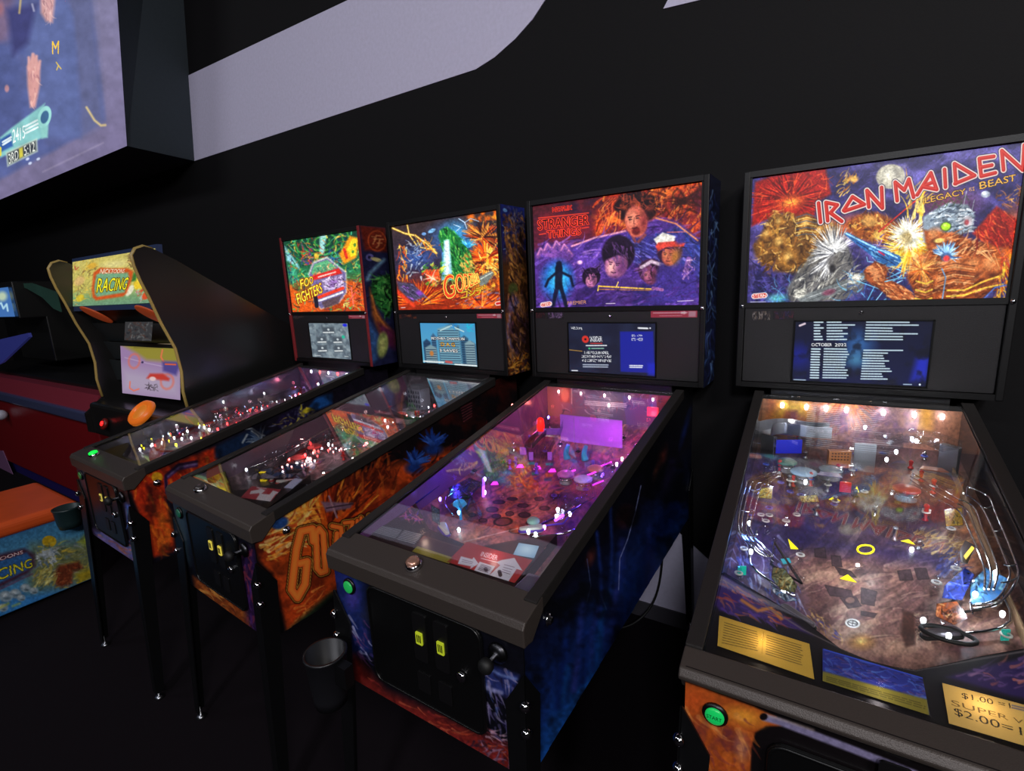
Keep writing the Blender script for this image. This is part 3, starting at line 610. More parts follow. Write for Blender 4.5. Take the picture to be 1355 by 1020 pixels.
def tl_strange(A):
    A.view(690,220,3.4)
    A.grad([(0,(70,20,30)),(.35,(90,26,50)),(.6,(70,38,110)),(1,(44,26,84))])
    A.clouds(70,(190,50,22),.4,.7,.9,3,[(310,60),(830,60),(830,330),(560,330),(330,330)]); A.clouds(40,(240,110,40),.55,.8,.9,8,[(320,60),(830,60),(830,300),(330,330)])
    A.busy([(320,100),(830,60),(830,300),(330,340)],[(236,90,30),(250,150,60),(120,24,16),(190,50,20),(60,12,12)],170,70,8,-60,1,.75)
    A.busy([(640,110),(830,80),(830,220),(650,220)],[(30,10,12),(60,16,14)],26,80,12,None,71,.8)
    for q in (((700,100),(740,150)),((820,110),(740,160)),((660,150),(730,160)),((830,200),(750,165)),((690,200),(735,170))): A.S([q[1],((q[0][0]+q[1][0])/2,(q[0][1]+q[1][1])/2-10),q[0]],16,(40,14,14),.8,3,True)
    for k in range(5): A.S([(340+k*16,300-k*8),(370+k*14,240-k*12),(350+k*20,190-k*8),(400+k*12,140)],4,(250,120,60),.8,2,True)
    A.clouds(60,(40,20,44),.45,.7,.9,5,[(50,160),(330,140),(330,220),(60,330)])
    # purple clothing mass
    A.G([(440,300),(620,230),(700,250),(820,350),(820,640),(60,640),(60,380),(110,330),(240,360),(330,320)],(74,44,128),1,6)
    A.busy([(70,340),(330,320),(640,230),(820,350),(820,640),(60,640)],[(96,60,160),(46,26,92),(120,80,190),(30,16,60),(150,96,190)],260,90,14,-25,4,.7)
    A.G([(520,340),(720,270),(820,360),(815,520),(600,440)],(44,50,120),.9,8); A.busy([(520,340),(720,270),(820,360),(815,520),(600,440)],[(40,60,150),(26,26,70),(90,100,190)],60,70,10,40,6,.8)
    A.S([(610,235),(700,262),(800,340)],6,(250,150,80),.9,2); A.S([(660,300),(740,300)],5,(230,120,110),.7)
    # outstretched arm
    A.G([(230,360),(330,315),(470,290),(500,330),(400,400),(300,460),(230,420)],(84,52,150),1,4); A.S([(230,352),(330,318),(470,290)],7,(255,170,190),.95,2); A.busy([(230,360),(470,300),(400,400),(290,440)],[(120,80,190),(50,30,100),(170,120,210)],40,70,10,-20,7,.8)
    for k,(x,y) in enumerate(((90,360),(120,340),(160,330),(195,345),(215,372))): A.S([(200,410),(x+14,y+20),(x,y+4),(x-12,y+34)],20,(120,70,150),1,2); A.S([(x+14,y+14),(x,y-2),(x-14,y+26)],5,(240,150,190),.8,2)
    A.E(190,400,50,36,(96,56,140),0,.5); A.E(266,426,16,12,(250,190,220),0,.6)
    A.G([(490,290),(550,290),(600,340),(700,330),(760,420),(600,470),(470,420),(460,340)],(50,44,120),.95,5); A.S([(500,300),(520,350),(560,310)],14,(120,56,60),.9,2); A.busy([(470,330),(760,330),(740,430),(480,430)],[(90,90,180),(30,26,70),(120,110,200),(60,60,150)],50,60,10,30,55,.8)
    # large head with curly hair, generic
    for k in range(90):
        R=random.Random(k); t=R.uniform(0,2*PI); x=522+96*math.cos(t)*R.uniform(.3,1); y=180+74*math.sin(t)*R.uniform(.3,1)
        A.E(x,y,24,20,(30,12,20) if k%3 else (96,36,30),R.uniform(0,90),.5,.9)
    A.E(520,248,54,78,(190,88,72),-6,.15); A.E(500,235,36,54,(240,150,120),-6,.9,.9); A.E(556,250,26,66,(110,36,44),0,.8,.8); A.E(520,290,24,22,(90,20,26),0,.4,.9); face(A,514,240,50,74,(60,18,26),-6)
    A.busy([(450,110),(590,110),(600,190),(560,200),(470,200),(440,210)],[(24,10,16),(80,30,26),(150,60,40)],60,44,8,None,9,.9)
    A.S([(448,200),(444,260)],6,(250,120,60),.8,2); A.busy([(590,110),(640,140),(620,240),(590,200)],[(240,130,50),(150,60,30)],22,36,5,None,10,.9)
    # second large head, dark fringe
    A.E(440,390,80,88,(30,16,40),0,.12); A.E(430,440,56,70,(150,86,130),10,.18); A.E(408,452,28,44,(250,180,170),10,.9,.95); A.E(460,450,30,56,(84,40,92),0,.8,.8)
    A.G([(368,370),(430,330),(510,380),(505,410),(440,398),(380,420)],(24,12,32),1,3); A.busy([(370,350),(440,320),(510,370),(500,410),(380,410)],[(60,36,80),(20,10,26),(110,70,130)],34,50,7,70,11,.8)
    A.G([(370,500),(500,500),(560,560),(540,640),(340,640),(350,560)],(66,40,110),.9,6)
    face(A,424,446,46,62,(50,20,50),8)
    # smaller heads
    A.G([(290,540),(350,540),(400,600),(400,640),(230,640),(240,590)],(40,30,90),.95,5); head(A,318,505,34,40,(176,100,150),(28,14,38),10,(240,160,180),3); A.G([(250,560),(380,540),(400,640),(240,640)],(50,28,90),.9,6)
    A.G([(540,530),(640,530),(690,590),(690,640),(500,640),(510,570)],(44,34,100),.95,5); head(A,585,488,44,52,(120,56,92),(60,30,60),-8,(200,120,130),5); A.S([(545,455),(590,430),(645,450)],15,(196,170,190),1,2)
    A.G([(630,440),(720,440),(800,510),(800,600),(640,600),(610,500)],(54,40,110),.95,5); head(A,672,400,48,56,(170,80,70),(50,24,50),4,(235,140,90),7)
    A.G([(600,330),(640,300),(700,320),(690,352),(620,360)],(240,235,225),1,2); A.G([(608,362),(620,345),(700,340),(742,352),(736,366),(660,366),(620,384)],(196,60,50),1,2); A.E(720,330,30,34,(60,50,130),20,.5,.9)
    A.G([(640,470),(720,450),(800,470),(800,620),(560,630)],(60,44,130),.8,8)
    A.E(700,410,34,60,(240,170,60),20,.9,.5); A.S([(760,425),(745,490)],26,(120,80,150),1,2); A.S([(752,430),(775,428)],6,(200,160,200)); A.busy([(730,420),(790,420),(780,520),(730,520)],[(90,60,150),(180,130,190),(40,24,80)],26,30,7,None,12,.8)
    for pts,w,c in (([(352,536),(600,556)],6,(240,190,60)),([(352,550),(600,562)],3,(190,120,40)),([(352,534),(348,556)],5,(240,200,80)),([(430,545),(440,520)],4,(250,210,90)),([(598,552),(640,560)],14,(150,90,150))): A.S(pts,w,c)
    A.busy([(250,570),(820,520),(820,640),(250,640)],[(70,44,140),(34,20,70),(110,70,170),(60,30,100)],90,60,9,-15,13,.7)
    # glowing blue cloud and dark silhouette
    A.E(165,505,90,110,(20,110,190),0,.5,.95); A.E(170,500,60,80,(70,190,235),0,.8,.9)
    for p,w in (([(172,450),(170,530)],34),([(168,520),(145,620)],18),([(176,520),(205,620)],18),([(160,470),(125,500),(112,530)],12),([(186,470),(225,490),(235,530)],12),([(172,430),(172,455)],26)): A.S(p,w,(10,16,40),.95,2)
    A.busy([(80,560),(250,560),(250,640),(70,640)],[(60,36,110),(30,16,60)],24,50,8,None,14,.7)
    A.grain(7,.28,5); A.grain(26,.2,9)
    A.E(190,255,150,70,(190,30,24),0,.8,.55)
    A.T('NETFLIX',[(143,178),(230,168),(230,187),(143,196)],(30,6,10),out=(230,50,36),ow=2)
    A.S([(80,222),(305,204)],4,(240,60,40)); 
    A.T('STRANGER',[(76,232),(306,212),(306,256),(80,276)],(30,6,10),out=(240,60,40),ow=3)
    A.T('THINGS',[(118,282),(270,268),(270,300),(120,314)],(30,6,10),out=(240,60,40),ow=3); A.S([(84,296),(112,292)],4,(240,60,40)); A.S([(276,272),(306,268)],4,(240,60,40))
    A.S([(98,614),(130,610)],22,(240,230,230)); A.S([(98,614),(130,610)],15,(190,30,24)); A.T('STERN',[(93,608),(136,604),(136,617),(93,620)],(245,235,225))
    A.T('PREMIER',[(210,602),(296,598),(296,614),(210,617)],(190,130,90)); A.lines([(385,612),(430,612),(430,620),(385,620)],1,(220,200,230),3); A.lines([(710,610),(788,608),(788,616),(710,618)],1,(220,200,230),3)
def tl_green(A):
    A.view(500,250,3.923)
    A.grad([(0,(52,38,40)),(.5,(50,40,66)),(.8,(130,40,16)),(1,(150,40,14))])
    A.E(400,260,180,130,(50,110,190),0,.9,.9); A.E(400,230,90,90,(70,170,220),0,.9,.8); A.E(210,350,110,80,(50,90,170),0,.8,.8)
    A.clouds(30,(230,100,20),.45,.7,.9,3,[(450,110),(640,90),(640,640),(430,640),(500,400)]); A.clouds(24,(250,180,50),.55,.8,.9,8,[(450,150),(640,100),(640,600),(470,600)])
    A.rays(560,360,10,150,120,10,[(250,170,40),(230,80,20),(255,220,100),(150,30,12)],2,0,360,.85)
    A.rays(540,250,10,110,70,14,[(220,80,26),(250,160,60),(60,20,20)],4,150,400,.9); 
    for k in range(7): A.S([(490+k*20,180+k*6),(540+k*12,240),(600,300-k*6)],5,(40,16,20),.8,2,True)
    A.rays(230,600,10,160,120,9,[(240,90,20),(250,150,40),(170,30,14),(90,20,14)],5,180,360,.9); A.rays(540,620,10,120,80,9,[(240,90,20),(250,170,60),(150,30,14)],6,180,360,.85)
    for p,w in (([(85,195),(150,225),(200,235),(260,280),(310,330)],9),([(160,180),(170,230),(210,290)],6),([(200,235),(230,300),(300,310)],6)): A.S(p,w,(250,180,40),.95,2); A.S(p,w*.4,(255,240,150))
    A.busy([(220,250),(330,290),(300,340),(230,320)],[(250,170,50),(200,80,20)],26,36,7,None,7,.9)
    for p in ([(420,150),(450,170),(480,150),(520,165)],[(395,180),(430,195),(410,215)],[(450,170),(460,200)]): A.S(p,4,(190,220,250))
    A.E(285,212,24,12,(120,180,230),-25,.4); A.E(245,228,14,10,(110,160,220),0,.4)
    A.busy([(150,250),(240,260),(240,460),(140,450)],[(150,170,200),(60,70,110),(200,210,220),(30,30,60)],60,30,8,None,8,.9)
    A.busy([(120,280),(160,300),(160,470),(110,470)],[(250,140,30),(200,60,20),(255,210,80)],34,40,8,80,9,.9)
    # green rock spire
    sp=[(318,240),(330,205),(360,190),(395,215),(440,260),(480,330),(500,400),(500,470),(340,480),(330,400),(345,330),(330,280)]
    A.G(sp,(24,110,50),1,3); A.busy(sp,[(60,170,70),(14,70,36),(100,200,80),(8,40,24),(150,220,90)],190,34,7,70,10,.85)
    A.busy([(420,320),(500,340),(500,470),(430,460)],[(220,150,60),(240,190,90),(160,80,30)],60,30,8,60,12,.85)
    A.rays(470,300,4,60,30,7,[(120,220,240),(40,140,200)],13,200,340,.8)
    A.G([(348,265),(372,262),(392,470),(338,475)],(170,225,250),1,3); A.S([(362,270),(365,470)],16,(250,255,255),1,4); A.S([(340,330),(345,470)],5,(80,170,240),.8,2)
    A.busy([(230,400),(340,380),(350,500),(260,510)],[(120,200,60),(60,140,40),(200,220,80),(240,180,50)],60,34,9,-40,14,.9)
    for k in range(4): A.S([(240+k*20,440+k*4),(262+k*18,420),(270+k*18,470)],10,(230,70,30),.9,2)
    A.E(290,455,40,34,(230,60,30),0,.5,.8); A.rays(290,460,6,50,16,9,[(255,200,170),(250,120,60)],15,0,360,.9)
    A.busy([(500,340),(640,330),(640,470),(500,460)],[(250,190,60),(60,24,20),(230,90,24),(255,230,120)],70,36,9,None,16,.9)
    A.G([(520,460),(585,425),(600,440),(560,500),(530,505)],(110,116,110),1,2); A.S([(530,470),(590,435)],5,(200,205,190))
    A.G([(110,480),(190,490),(260,560),(180,590),(120,520)],(70,62,90),1,3); A.busy([(110,480),(190,490),(260,560),(180,590)],[(110,100,140),(36,30,56),(160,90,200)],30,40,6,35,17,.9)
    A.S([(115,535),(200,610)],18,(220,60,30),1,3); A.E(225,540,26,18,(120,60,170),30,.6,.9)
    A.busy([(380,540),(640,520),(640,630),(380,630)],[(210,50,20),(120,110,150),(60,30,40),(250,120,40)],90,36,7,-20,18,.85)
    A.grain(7,.3,5); A.grain(20,.2,9)
    q=[(342,446),(520,438),(528,484),(352,586)]
    A.T('GODZILLA',q,(222,60,26),out=(40,10,10),ow=6); A.T('GODZILLA',q,(222,60,26),out=(255,214,90),ow=3.4); A.T('GODZILLA',q,(226,66,30))
    for p in ([(436,540),(466,532),(464,562),(436,568)],[(478,528),(486,534)],[(474,540),(482,546)],[(480,556),(498,544),(506,526)],[(512,520),(532,514)],[(510,530),(534,524),(528,546),(514,552)],[(470,520),(476,526)],[(540,508),(546,514)],[(552,500),(556,508)]): A.S(p,8,(60,20,10)); A.S(p,5,(250,210,50))
    A.S([(616,598),(634,595)],20,(240,230,230)); A.S([(616,598),(634,595)],13,(190,30,24)); A.lines([(132,616),(156,614),(156,620),(132,622)],1,(220,200,200),3)
def tl_foo(A):
    A.view(340,280,4.635)
    A.grad([(0,(20,70,50)),(.5,(40,110,70)),(.8,(190,70,20)),(1,(170,60,20))])
    for k in range(9): A.S([(400+math.cos(t/12*2*PI)*(26+k*20),190+math.sin(t/12*2*PI)*(16+k*13)) for t in range(13)],6,(90,200,70) if k%2 else (10,46,40),.8,2)
    A.G([(385,150),(425,150),(410,270),(385,260)],(170,225,225),.9,3); A.G([(175,210),(260,330),(270,360),(190,300)],(150,210,225),.9,3)
    A.G([(190,330),(250,340),(260,440),(215,430)],(60,150,120),.9,5); A.G([(200,450),(330,560),(400,620),(228,620)],(226,90,24),.95,5); A.G([(540,430),(650,430),(662,610),(520,600)],(210,80,24),.95,5)
    A.busy([(180,180),(610,140),(660,610),(230,618)],[(60,190,80),(240,120,30),(20,60,90),(250,210,80),(170,50,30),(90,220,160),(16,30,40)],420,40,8,None,1,.75)
    A.busy([(270,220),(340,220),(350,330),(280,330)],[(200,60,30),(60,60,150),(120,40,120),(230,120,60)],50,30,8,None,2,.9); A.E(365,275,16,20,(250,190,60),0,.5)
    A.busy([(440,240),(520,240),(520,330),(440,330)],[(40,90,170),(60,190,170),(20,30,90)],50,26,7,None,3,.9)
    A.G([(500,270),(560,160),(612,175),(600,290),(530,330)],(240,150,30),1,3); A.G([(545,240),(575,175),(605,185),(598,275),(570,290)],(250,215,40),1,2); A.S([(530,240),(545,290)],16,(220,50,30)); A.E(590,215,10,14,(90,140,50)); A.E(580,255,10,12,(90,140,50))
    # the van: generic vehicle shape with a bright outline
    van=[(325,390),(350,320),(430,290),(500,350),(540,380),(545,500),(505,560),(400,600),(360,560),(350,470)]
    A.G([(x*1.04-18,y*1.04-20) for x,y in van],(255,250,235),.95,3); A.G(van,(110,100,150),1,2)
    A.G([(335,380),(355,325),(430,300),(490,350),(430,375),(350,395)],(90,170,120),1,2); A.busy([(340,380),(430,300),(490,350),(350,395)],[(240,200,140),(60,100,90),(220,120,80)],26,26,8,None,4,.9)
    A.G([(345,395),(500,352),(520,385),(350,425)],(214,40,34),1,2); A.S([(380,405),(480,376)],8,(255,200,190)); A.G([(400,425),(520,395),(535,470),(420,490)],(200,180,220),1,2)
    A.E(470,445,36,28,(150,110,180),-10,.4); A.busy([(400,420),(530,395),(530,480),(420,490)],[(240,230,240),(90,60,110),(40,26,50)],40,24,7,None,5,.9)
    A.S([(385,530),(525,475)],20,(230,60,40)); A.S([(385,552),(525,500)],12,(225,225,235)); A.S([(360,510),(372,585)],24,(30,26,40)); A.G([(400,560),(520,515),(500,570),(420,600)],(90,70,80),1,2)
    A.busy([(540,440),(620,430),(650,560),(560,560)],[(250,150,70),(120,40,20),(240,90,60),(60,20,20)],50,34,7,None,6,.9); A.S([(575,470),(590,590)],5,(240,120,110)); A.S([(600,500),(560,560)],5,(230,90,90))
    A.grain(6,.3,5)
    q1=[(270,420),(345,400),(350,440),(275,480)]; q2=[(245,510),(395,440),(405,500),(260,575)]
    for q,t in ((q1,'FOO'),(q2,'FIGHTERS')): A.T(t,q,(255,235,60),out=(150,60,10),ow=5); A.T(t,q,(255,240,70))
    A.T('FF',[(530,572),(565,562),(565,590),(532,596)],(230,230,120))
# ------------------------------------------------------------------ displays
def dp_iron(A):
    A.view(960,390,3.43); A.grad([(0,(12,16,44)),(1,(14,20,64))])
    A.E(600,230,110,100,(60,120,190),0,.9,.8); A.E(590,300,80,60,(90,170,210),0,.9,.6); A.E(330,280,90,80,(20,30,140),0,.9,.9); A.G([(870,290),(930,290),(920,395),(845,395)],(34,46,190),.9,10)
    A.clouds(40,(8,10,24),.5,.75,.7,3)
    W=(206,230,240)
    for x0,x1,seeds,y0,n in ((400,602,1,127,7),(636,900,2,127,7)):
        R=random.Random(seeds)
        for k in range(n):
            y=y0+k*13; L=(x1-x0)*R.uniform(.42,1 if k in(1,4) else .75)
            if x0<500: A.lines([(x0,y-4),(x0+42,y-4),(x0+42,y+5),(x0,y+5)],1,W,6,k); A.lines([(x0+58,y-4),(x0+58+L*.7,y-4),(x0+58+L*.7,y+5),(x0+58,y+5)],1,W,6,k+9,.9)
            else: A.lines([(x0-k,y-4),(x0+L,y-2),(x0+L,y+7),(x0-k,y+5)],1,W,6,k+20,.9)
    A.T('OCTOBER',[(388,222),(480,222),(480,236),(388,236)],(250,252,255)); A.T('2022',[(494,223),(546,223),(546,237),(494,237)],(250,252,255))
    for k in range(12):
        R=random.Random(k+60); y=248+k*12; s=-k*.5
        A.lines([(388+s,y-4),(428+s,y-3),(428+s,y+5),(388+s,y+4)],1,W,6,k,.9); A.lines([(446+s,y-4),(446+s+R.uniform(90,130),y-2),(446+s+110,y+6),(446+s,y+4)],1,W,6,k+9,.9)
        L=R.uniform(80,140)+(70 if k==0 else 0); A.lines([(626-k,y+3),(626+L,y+5),(626+L,y+13),(626-k,y+11)],1,W,6,k+33,.9)
    A.S([(335,143),(358,134)],9,(220,200,210)); A.lines([(308,384),(395,388),(395,396),(308,392)],1,(170,190,210),5,3); A.lines([(812,410),(872,412),(872,420),(812,418)],1,(170,190,210),5,4); A.E(888,416,6,6,(230,240,250))
def dp_strange(A):
    A.view(690,220,3.4); A.fill((22,26,48)); A.clouds(60,(34,42,70),.4,.8,.8,4)
    A.G([(445,738),(590,738),(592,925),(440,918)],(24,34,150),1,2); A.G([(560,880),(600,880),(600,940),(560,935)],(30,40,190),.8,4)
    A.E(293,771,17,18,(210,50,40),0,.2); A.E(293,771,6,6,(30,20,30),0,.3)
    W=(235,238,245)
    A.T('INSIDER',[(314,758),(366,758),(366,782),(314,782)],W); A.lines([(314,787),(366,787),(366,792),(314,792)],1,(210,60,50),4,1,1)
    A.T('WELCOME',[(234,716),(282,718),(282,728),(234,726)],W); A.lines([(526,718),(568,720),(568,730),(526,728)],1,W,7,5,.9); A.E(577,724,4,4,W)
    A.lines([(295,794),(384,794),(384,804),(295,804)],1,W,5,2,.95); A.E(308,812,6,5,(60,190,120)); A.lines([(318,808),(374,808),(374,816),(318,816)],1,(150,200,180),4,3,.95)
    A.T('SHARE YOUR PROGRESS,',[(284,824),(392,826),(392,840),(284,838)],W); A.T('DISCOVER NEW WAYS TO PLAY,',[(272,842),(404,844),(404,857),(272,855)],W); A.T('AND CONNECT WITH OTHERS',[(272,860),(402,862),(402,874),(272,872)],W)
    A.lines([(276,880),(395,882),(395,901),(276,899)],2,(180,190,210),5,7,.9); A.lines([(224,908),(252,909),(252,915),(224,914)],1,W,4,7,.9); A.S([(216,817),(275,824)],3,(200,150,60))
    A.T('JOIN NOW,',[(492,752),(544,752),(544,763),(492,763)],W); A.T("IT'S FREE!",[(495,767),(542,767),(542,779),(495,779)],W); A.lines([(482,886),(542,887),(542,903),(482,902)],2,W,5,9,.9)
def dp_green(A):
    A.view(500,250,3.923); A.grad([(0,(70,150,200)),(1,(90,170,200))]); 
    for x,w,t,c in ((262,40,790,(36,66,100)),(300,26,760,(60,96,130)),(340,34,740,(44,80,120)),(405,70,705,(70,120,150)),(460,40,770,(50,90,120)),(495,40,800,(40,76,110)),(280,60,820,(120,150,160)),(380,110,720,(110,160,180)),(485,50,795,(130,160,170))):
        A.G([(x-w/2,t),(x,t-16),(x+w/2,t),(x+w/2,910),(x-w/2,910)],c,1,2)
        for y in range(int(t)+8,905,12): A.lines([(x-w/2+3,y),(x+w/2-3,y),(x+w/2-3,y+5),(x-w/2+3,y+5)],1,(26,50,80),4,y,.95)
    A.S([(340,730),(398,705),(460,735)],6,(190,220,220)); A.E(282,850,14,18,(190,120,60),0,.5); A.busy([(476,700),(508,700),(508,735),(476,735)],[(30,190,220)],14,20,5,None,2,1); A.busy([(395,696),(425,696),(420,725),(398,725)],[(30,140,220)],10,20,5,None,3,1)
    for t,q in (('MOTHRA CHAMPION',[(288,764),(460,766),(460,780),(288,778)]),('3 SAVES',[(326,826),(420,828),(420,843),(326,841)])): A.T(t,q,(245,245,240),out=(20,40,60),ow=2)
    A.T('D A G',[(336,792),(408,794),(408,812),(336,810)],(250,190,60),out=(80,40,10),ow=2)
    A.lines([(236,886),(345,890),(345,902),(236,898)],1,(230,240,240),8,1,.95); A.S([(355,892),(382,895)],13,(190,90,90)); A.lines([(400,900),(512,906),(512,914),(400,910)],1,(230,240,240),8,4,.95)
def dp_foo(A):
    A.view(340,280,4.635); A.fill((120,136,146)); A.clouds(26,(80,92,104),.4,.7,.9,3); A.clouds(18,(150,164,170),.5,.7,.8,8)
    for x,y in ((460,728),(412,788),(512,788),(410,842),(512,842)):
        w=40 if y<740 else 32; A.G([(x-w,y-20),(x+w-4,y-24),(x+w,y+16),(x-w+4,y+20)],(74,84,94),1,3); A.E(x,y-6,9,8,(196,206,210)); A.lines([(x-w+6,y+8),(x+w-6,y+6),(x+w-6,y+15),(x-w+6,y+17)],1,(226,232,232),7,int(x),.95)
    A.E(568,692,18,12,(30,40,220),0,.4); A.E(550,766,14,14,(30,190,150),0,.6); A.lines([(360,878),(395,880),(395,888),(360,886)],1,(200,210,210),4,2); A.lines([(545,884),(582,886),(582,894),(545,892)],1,(200,210,210),4,4)
# ------------------------------------------------------------------ stickers and other panels
def stk_red(A):
    A.fill((178,60,78)); A.x=A.u*100; A.y=A.v*20; A.k=3.; A.lines([(6,3),(70,3),(70,9),(6,9)],1,(235,200,205),2.4,2,1); A.G([(66,3),(72,3),(72,1),(80,6),(72,11),(72,9),(66,9)],(240,215,215)); A.lines([(20,12),(70,12),(70,17),(20,17)],1,(220,160,170),2,5,.9); A.G([(82,2),(97,2),(97,18),(82,18)],(200,150,160)); A.k=1
def stk_art(pal,seed):
    def f(A):
        A.fill((24,20,26)); A.x=A.u*100; A.y=A.v*20; A.k=3.; A.busy([(0,0),(100,0),(100,20),(0,20)],pal,50,16,3,None,seed,.9); A.k=1
    f.__name__='s%d'%seed; return f
def side_strange(A):
    A.view(680,500,1.9625); A.fill((12,12,18)); A.grad([(0,(10,10,14)),(.4,(14,13,26)),(.75,(20,44,110)),(1,(26,84,170))])
    for x,y,rx,ry,c in ((385,205,16,44,(120,50,40)),(290,360,30,40,(90,36,34)),(200,465,16,36,(110,50,44)),(400,260,18,60,(70,50,130)),(445,130,10,70,(24,44,120)),(370,240,10,40,(140,70,50))): A.E(x,y,rx,ry,c,15,.9,.75)
    R=random.Random(5)
    for k in range(46):
        x=R.uniform(70,360); t=R.uniform(.35,1); y0=880-(x-70)*1.05; y1=y0-R.uniform(60,330)*t
        A.S([(x+R.uniform(5,26),y1),(x+R.uniform(-4,14),(y0+y1)/2),(x,y0+20)],R.uniform(6,22),R.choice([(26,54,130),(20,80,150),(14,34,100),(50,60,150),(16,26,60)]),.5,6,False)
    A.S([(330,280),(315,350),(295,420),(275,470),(272,550)],2.4,(150,160,220),.8); A.S([(190,470),(200,540),(190,580)],2,(110,130,200),.6); A.S([(225,560),(240,600)],2,(120,140,220),.6)
    A.S([(250,330),(255,440),(250,560)],5,(40,70,170),.7,5); A.S([(215,400),(225,500),(228,600)],6,(40,70,180),.7,5); A.clouds(60,(8,8,12),.5,.7,.7,6); A.grain(12,.3)
def side_green(A):
    A.view(220,480,2.833); A.fill((18,14,18))
    A.G([(325,640),(560,500),(800,400),(1150,300),(1150,520),(620,860),(450,1020),(440,960),(350,760)],(196,70,28),1,14)
    A.clouds(70,(60,20,16),.45,.7,.8,4); A.E(560,700,240,120,(210,80,22),-25,.9,.8); A.E(520,900,140,120,(190,60,20),-30,.8,.8)
    A.rays(600,640,30,300,170,16,[(220,90,24),(240,150,50),(120,34,18),(70,20,16),(190,60,20)],3,180,350,.85,.9); A.rays(520,610,20,200,70,14,[(235,190,90),(240,160,50),(200,90,40)],4,150,280,.9,.8)
    A.busy([(330,640),(460,560),(560,540),(480,740),(380,740)],[(230,180,80),(240,150,50),(180,60,24),(250,214,130)],80,70,12,-30,5,.85); A.busy([(600,400),(860,360),(860,480),(640,600)],[(130,44,20),(70,22,16),(180,80,30)],80,80,12,-80,6,.8)
    A.E(425,600,40,26,(36,70,130),-20,.3); A.E(350,635,26,16,(60,84,130),0,.4); A.G([(580,520),(700,525),(690,545),(600,560),(590,540)],(120,90,110),.95,3); A.S([(610,500),(640,580)],7,(150,110,120)); A.S([(600,545),(700,528)],5,(60,40,50))
    for x,y in ((930,380),(1000,310)): A.rays(x,y,4,70,22,18,[(30,60,140),(24,40,100),(50,90,180)],x,200,340,.95); A.E(x,y+15,46,30,(28,52,120),0,.6)
    A.busy([(900,430),(1200,220),(1250,250),(960,500)],[(60,20,20),(24,14,20),(90,30,30)],60,60,12,-30,8,.8); 
    for k in range(6): A.S([(1105+k*2,170+k*10),(1145,150+k*10)],4,(110,50,60),.7)
    A.busy([(450,900),(600,820),(620,880),(470,1010)],[(200,80,30),(240,140,60),(120,40,20),(150,60,30)],50,60,8,-40,9,.8)
    A.G([(330,700),(345,740),(400,790),(440,960),(455,1030),(300,1030)],(14,12,16),1,6); A.G([(450,1010),(500,960),(620,860),(640,880),(500,1020)],(30,60,36),.9,8); A.G([(500,980),(700,800),(760,900),(560,1030)],(12,12,14),1,8)
    A.grain(10,.25)
    # big title
    q=[(498,600),(905,470),(880,560),(430,900)]
    GZ=[([(552,668),(548,622),(505,632),(488,700),(470,850),(492,880),(520,830),(528,745),(502,752)],30),([(598,780),(588,640),(574,622),(562,640),(566,770),(580,786),(598,780)],24),([(640,640),(634,740)],20),([(622,612),(655,618),(662,690),(636,760)],18),
        ([(668,600),(700,596),(672,690),(700,680)],15),([(716,590),(712,670)],14),([(730,580),(728,656),(748,648)],13),([(760,572),(757,640),(776,632)],12),([(786,625),(800,560),(806,610)],11)]
    for e,c in ((17,(26,10,10)),(9,(236,160,60)),(4,(30,8,8)),(-1,(236,96,36))):
        for p,w in GZ: A.S(p,max(3,w+e),c)
    for p,w in GZ: A.S([(x,y) for x,y in p],max(2,w-12),(246,150,56),.7,4)
def side_foo(A):
    A.view(90,470,3.29); A.fill((26,22,34))
    A.G([(262,540),(560,430),(640,400),(650,460),(470,560),(420,620),(470,850),(370,880),(340,760),(290,640)],(196,52,24),1,5); A.E(410,760,60,130,(214,96,30),0,.6,.9); A.E(330,470,180,40,(190,40,50),-18,.7,.9)
    A.busy([(262,540),(640,400),(650,460),(470,560),(420,620),(460,840),(370,870)],[(220,70,24),(150,30,20),(236,120,36)],70,70,14,70,2,.7)
    A.E(388,531,26,24,(226,160,30),0,.15); 
    for k,c in enumerate(((70,40,90),(110,90,140),(36,20,50))): A.S([(430,600),(425,540-k*8),(480,495-k*9),(560,480-k*9)],12,c,.95,2)
    A.G([(640,400),(800,320),(880,330),(760,420),(640,450)],(24,40,70),1,6); A.rays(840,370,6,70,20,8,[(170,180,190),(90,110,140)],4,160,300,.9)
    for p in ([(770,320),(800,318),(840,345),(855,350)],[(800,330),(830,350)],[(780,345),(760,380)]): A.S(p,7,(176,186,192),.9,2)
    A.G([(900,300),(930,260),(1000,230),(1060,225),(1080,250),(1000,290),(930,320)],(34,26,60),1,4); A.busy([(900,300),(1000,225),(1090,230),(1060,270),(920,325)],[(206,190,60),(30,24,50),(170,150,70),(90,90,120)],60,34,7,None,5,.95)
    A.G([(1050,225),(1080,185),(1150,165),(1150,210),(1080,240)],(30,80,150),1,4); A.E(1040,240,28,14,(220,200,50),-20,.5)
    A.G([(255,560),(285,640),(340,760),(370,880),(300,900),(250,700)],(12,10,14),1,4); A.clouds(60,(14,12,20),.5,.7,.6,6); A.grain(10,.25)
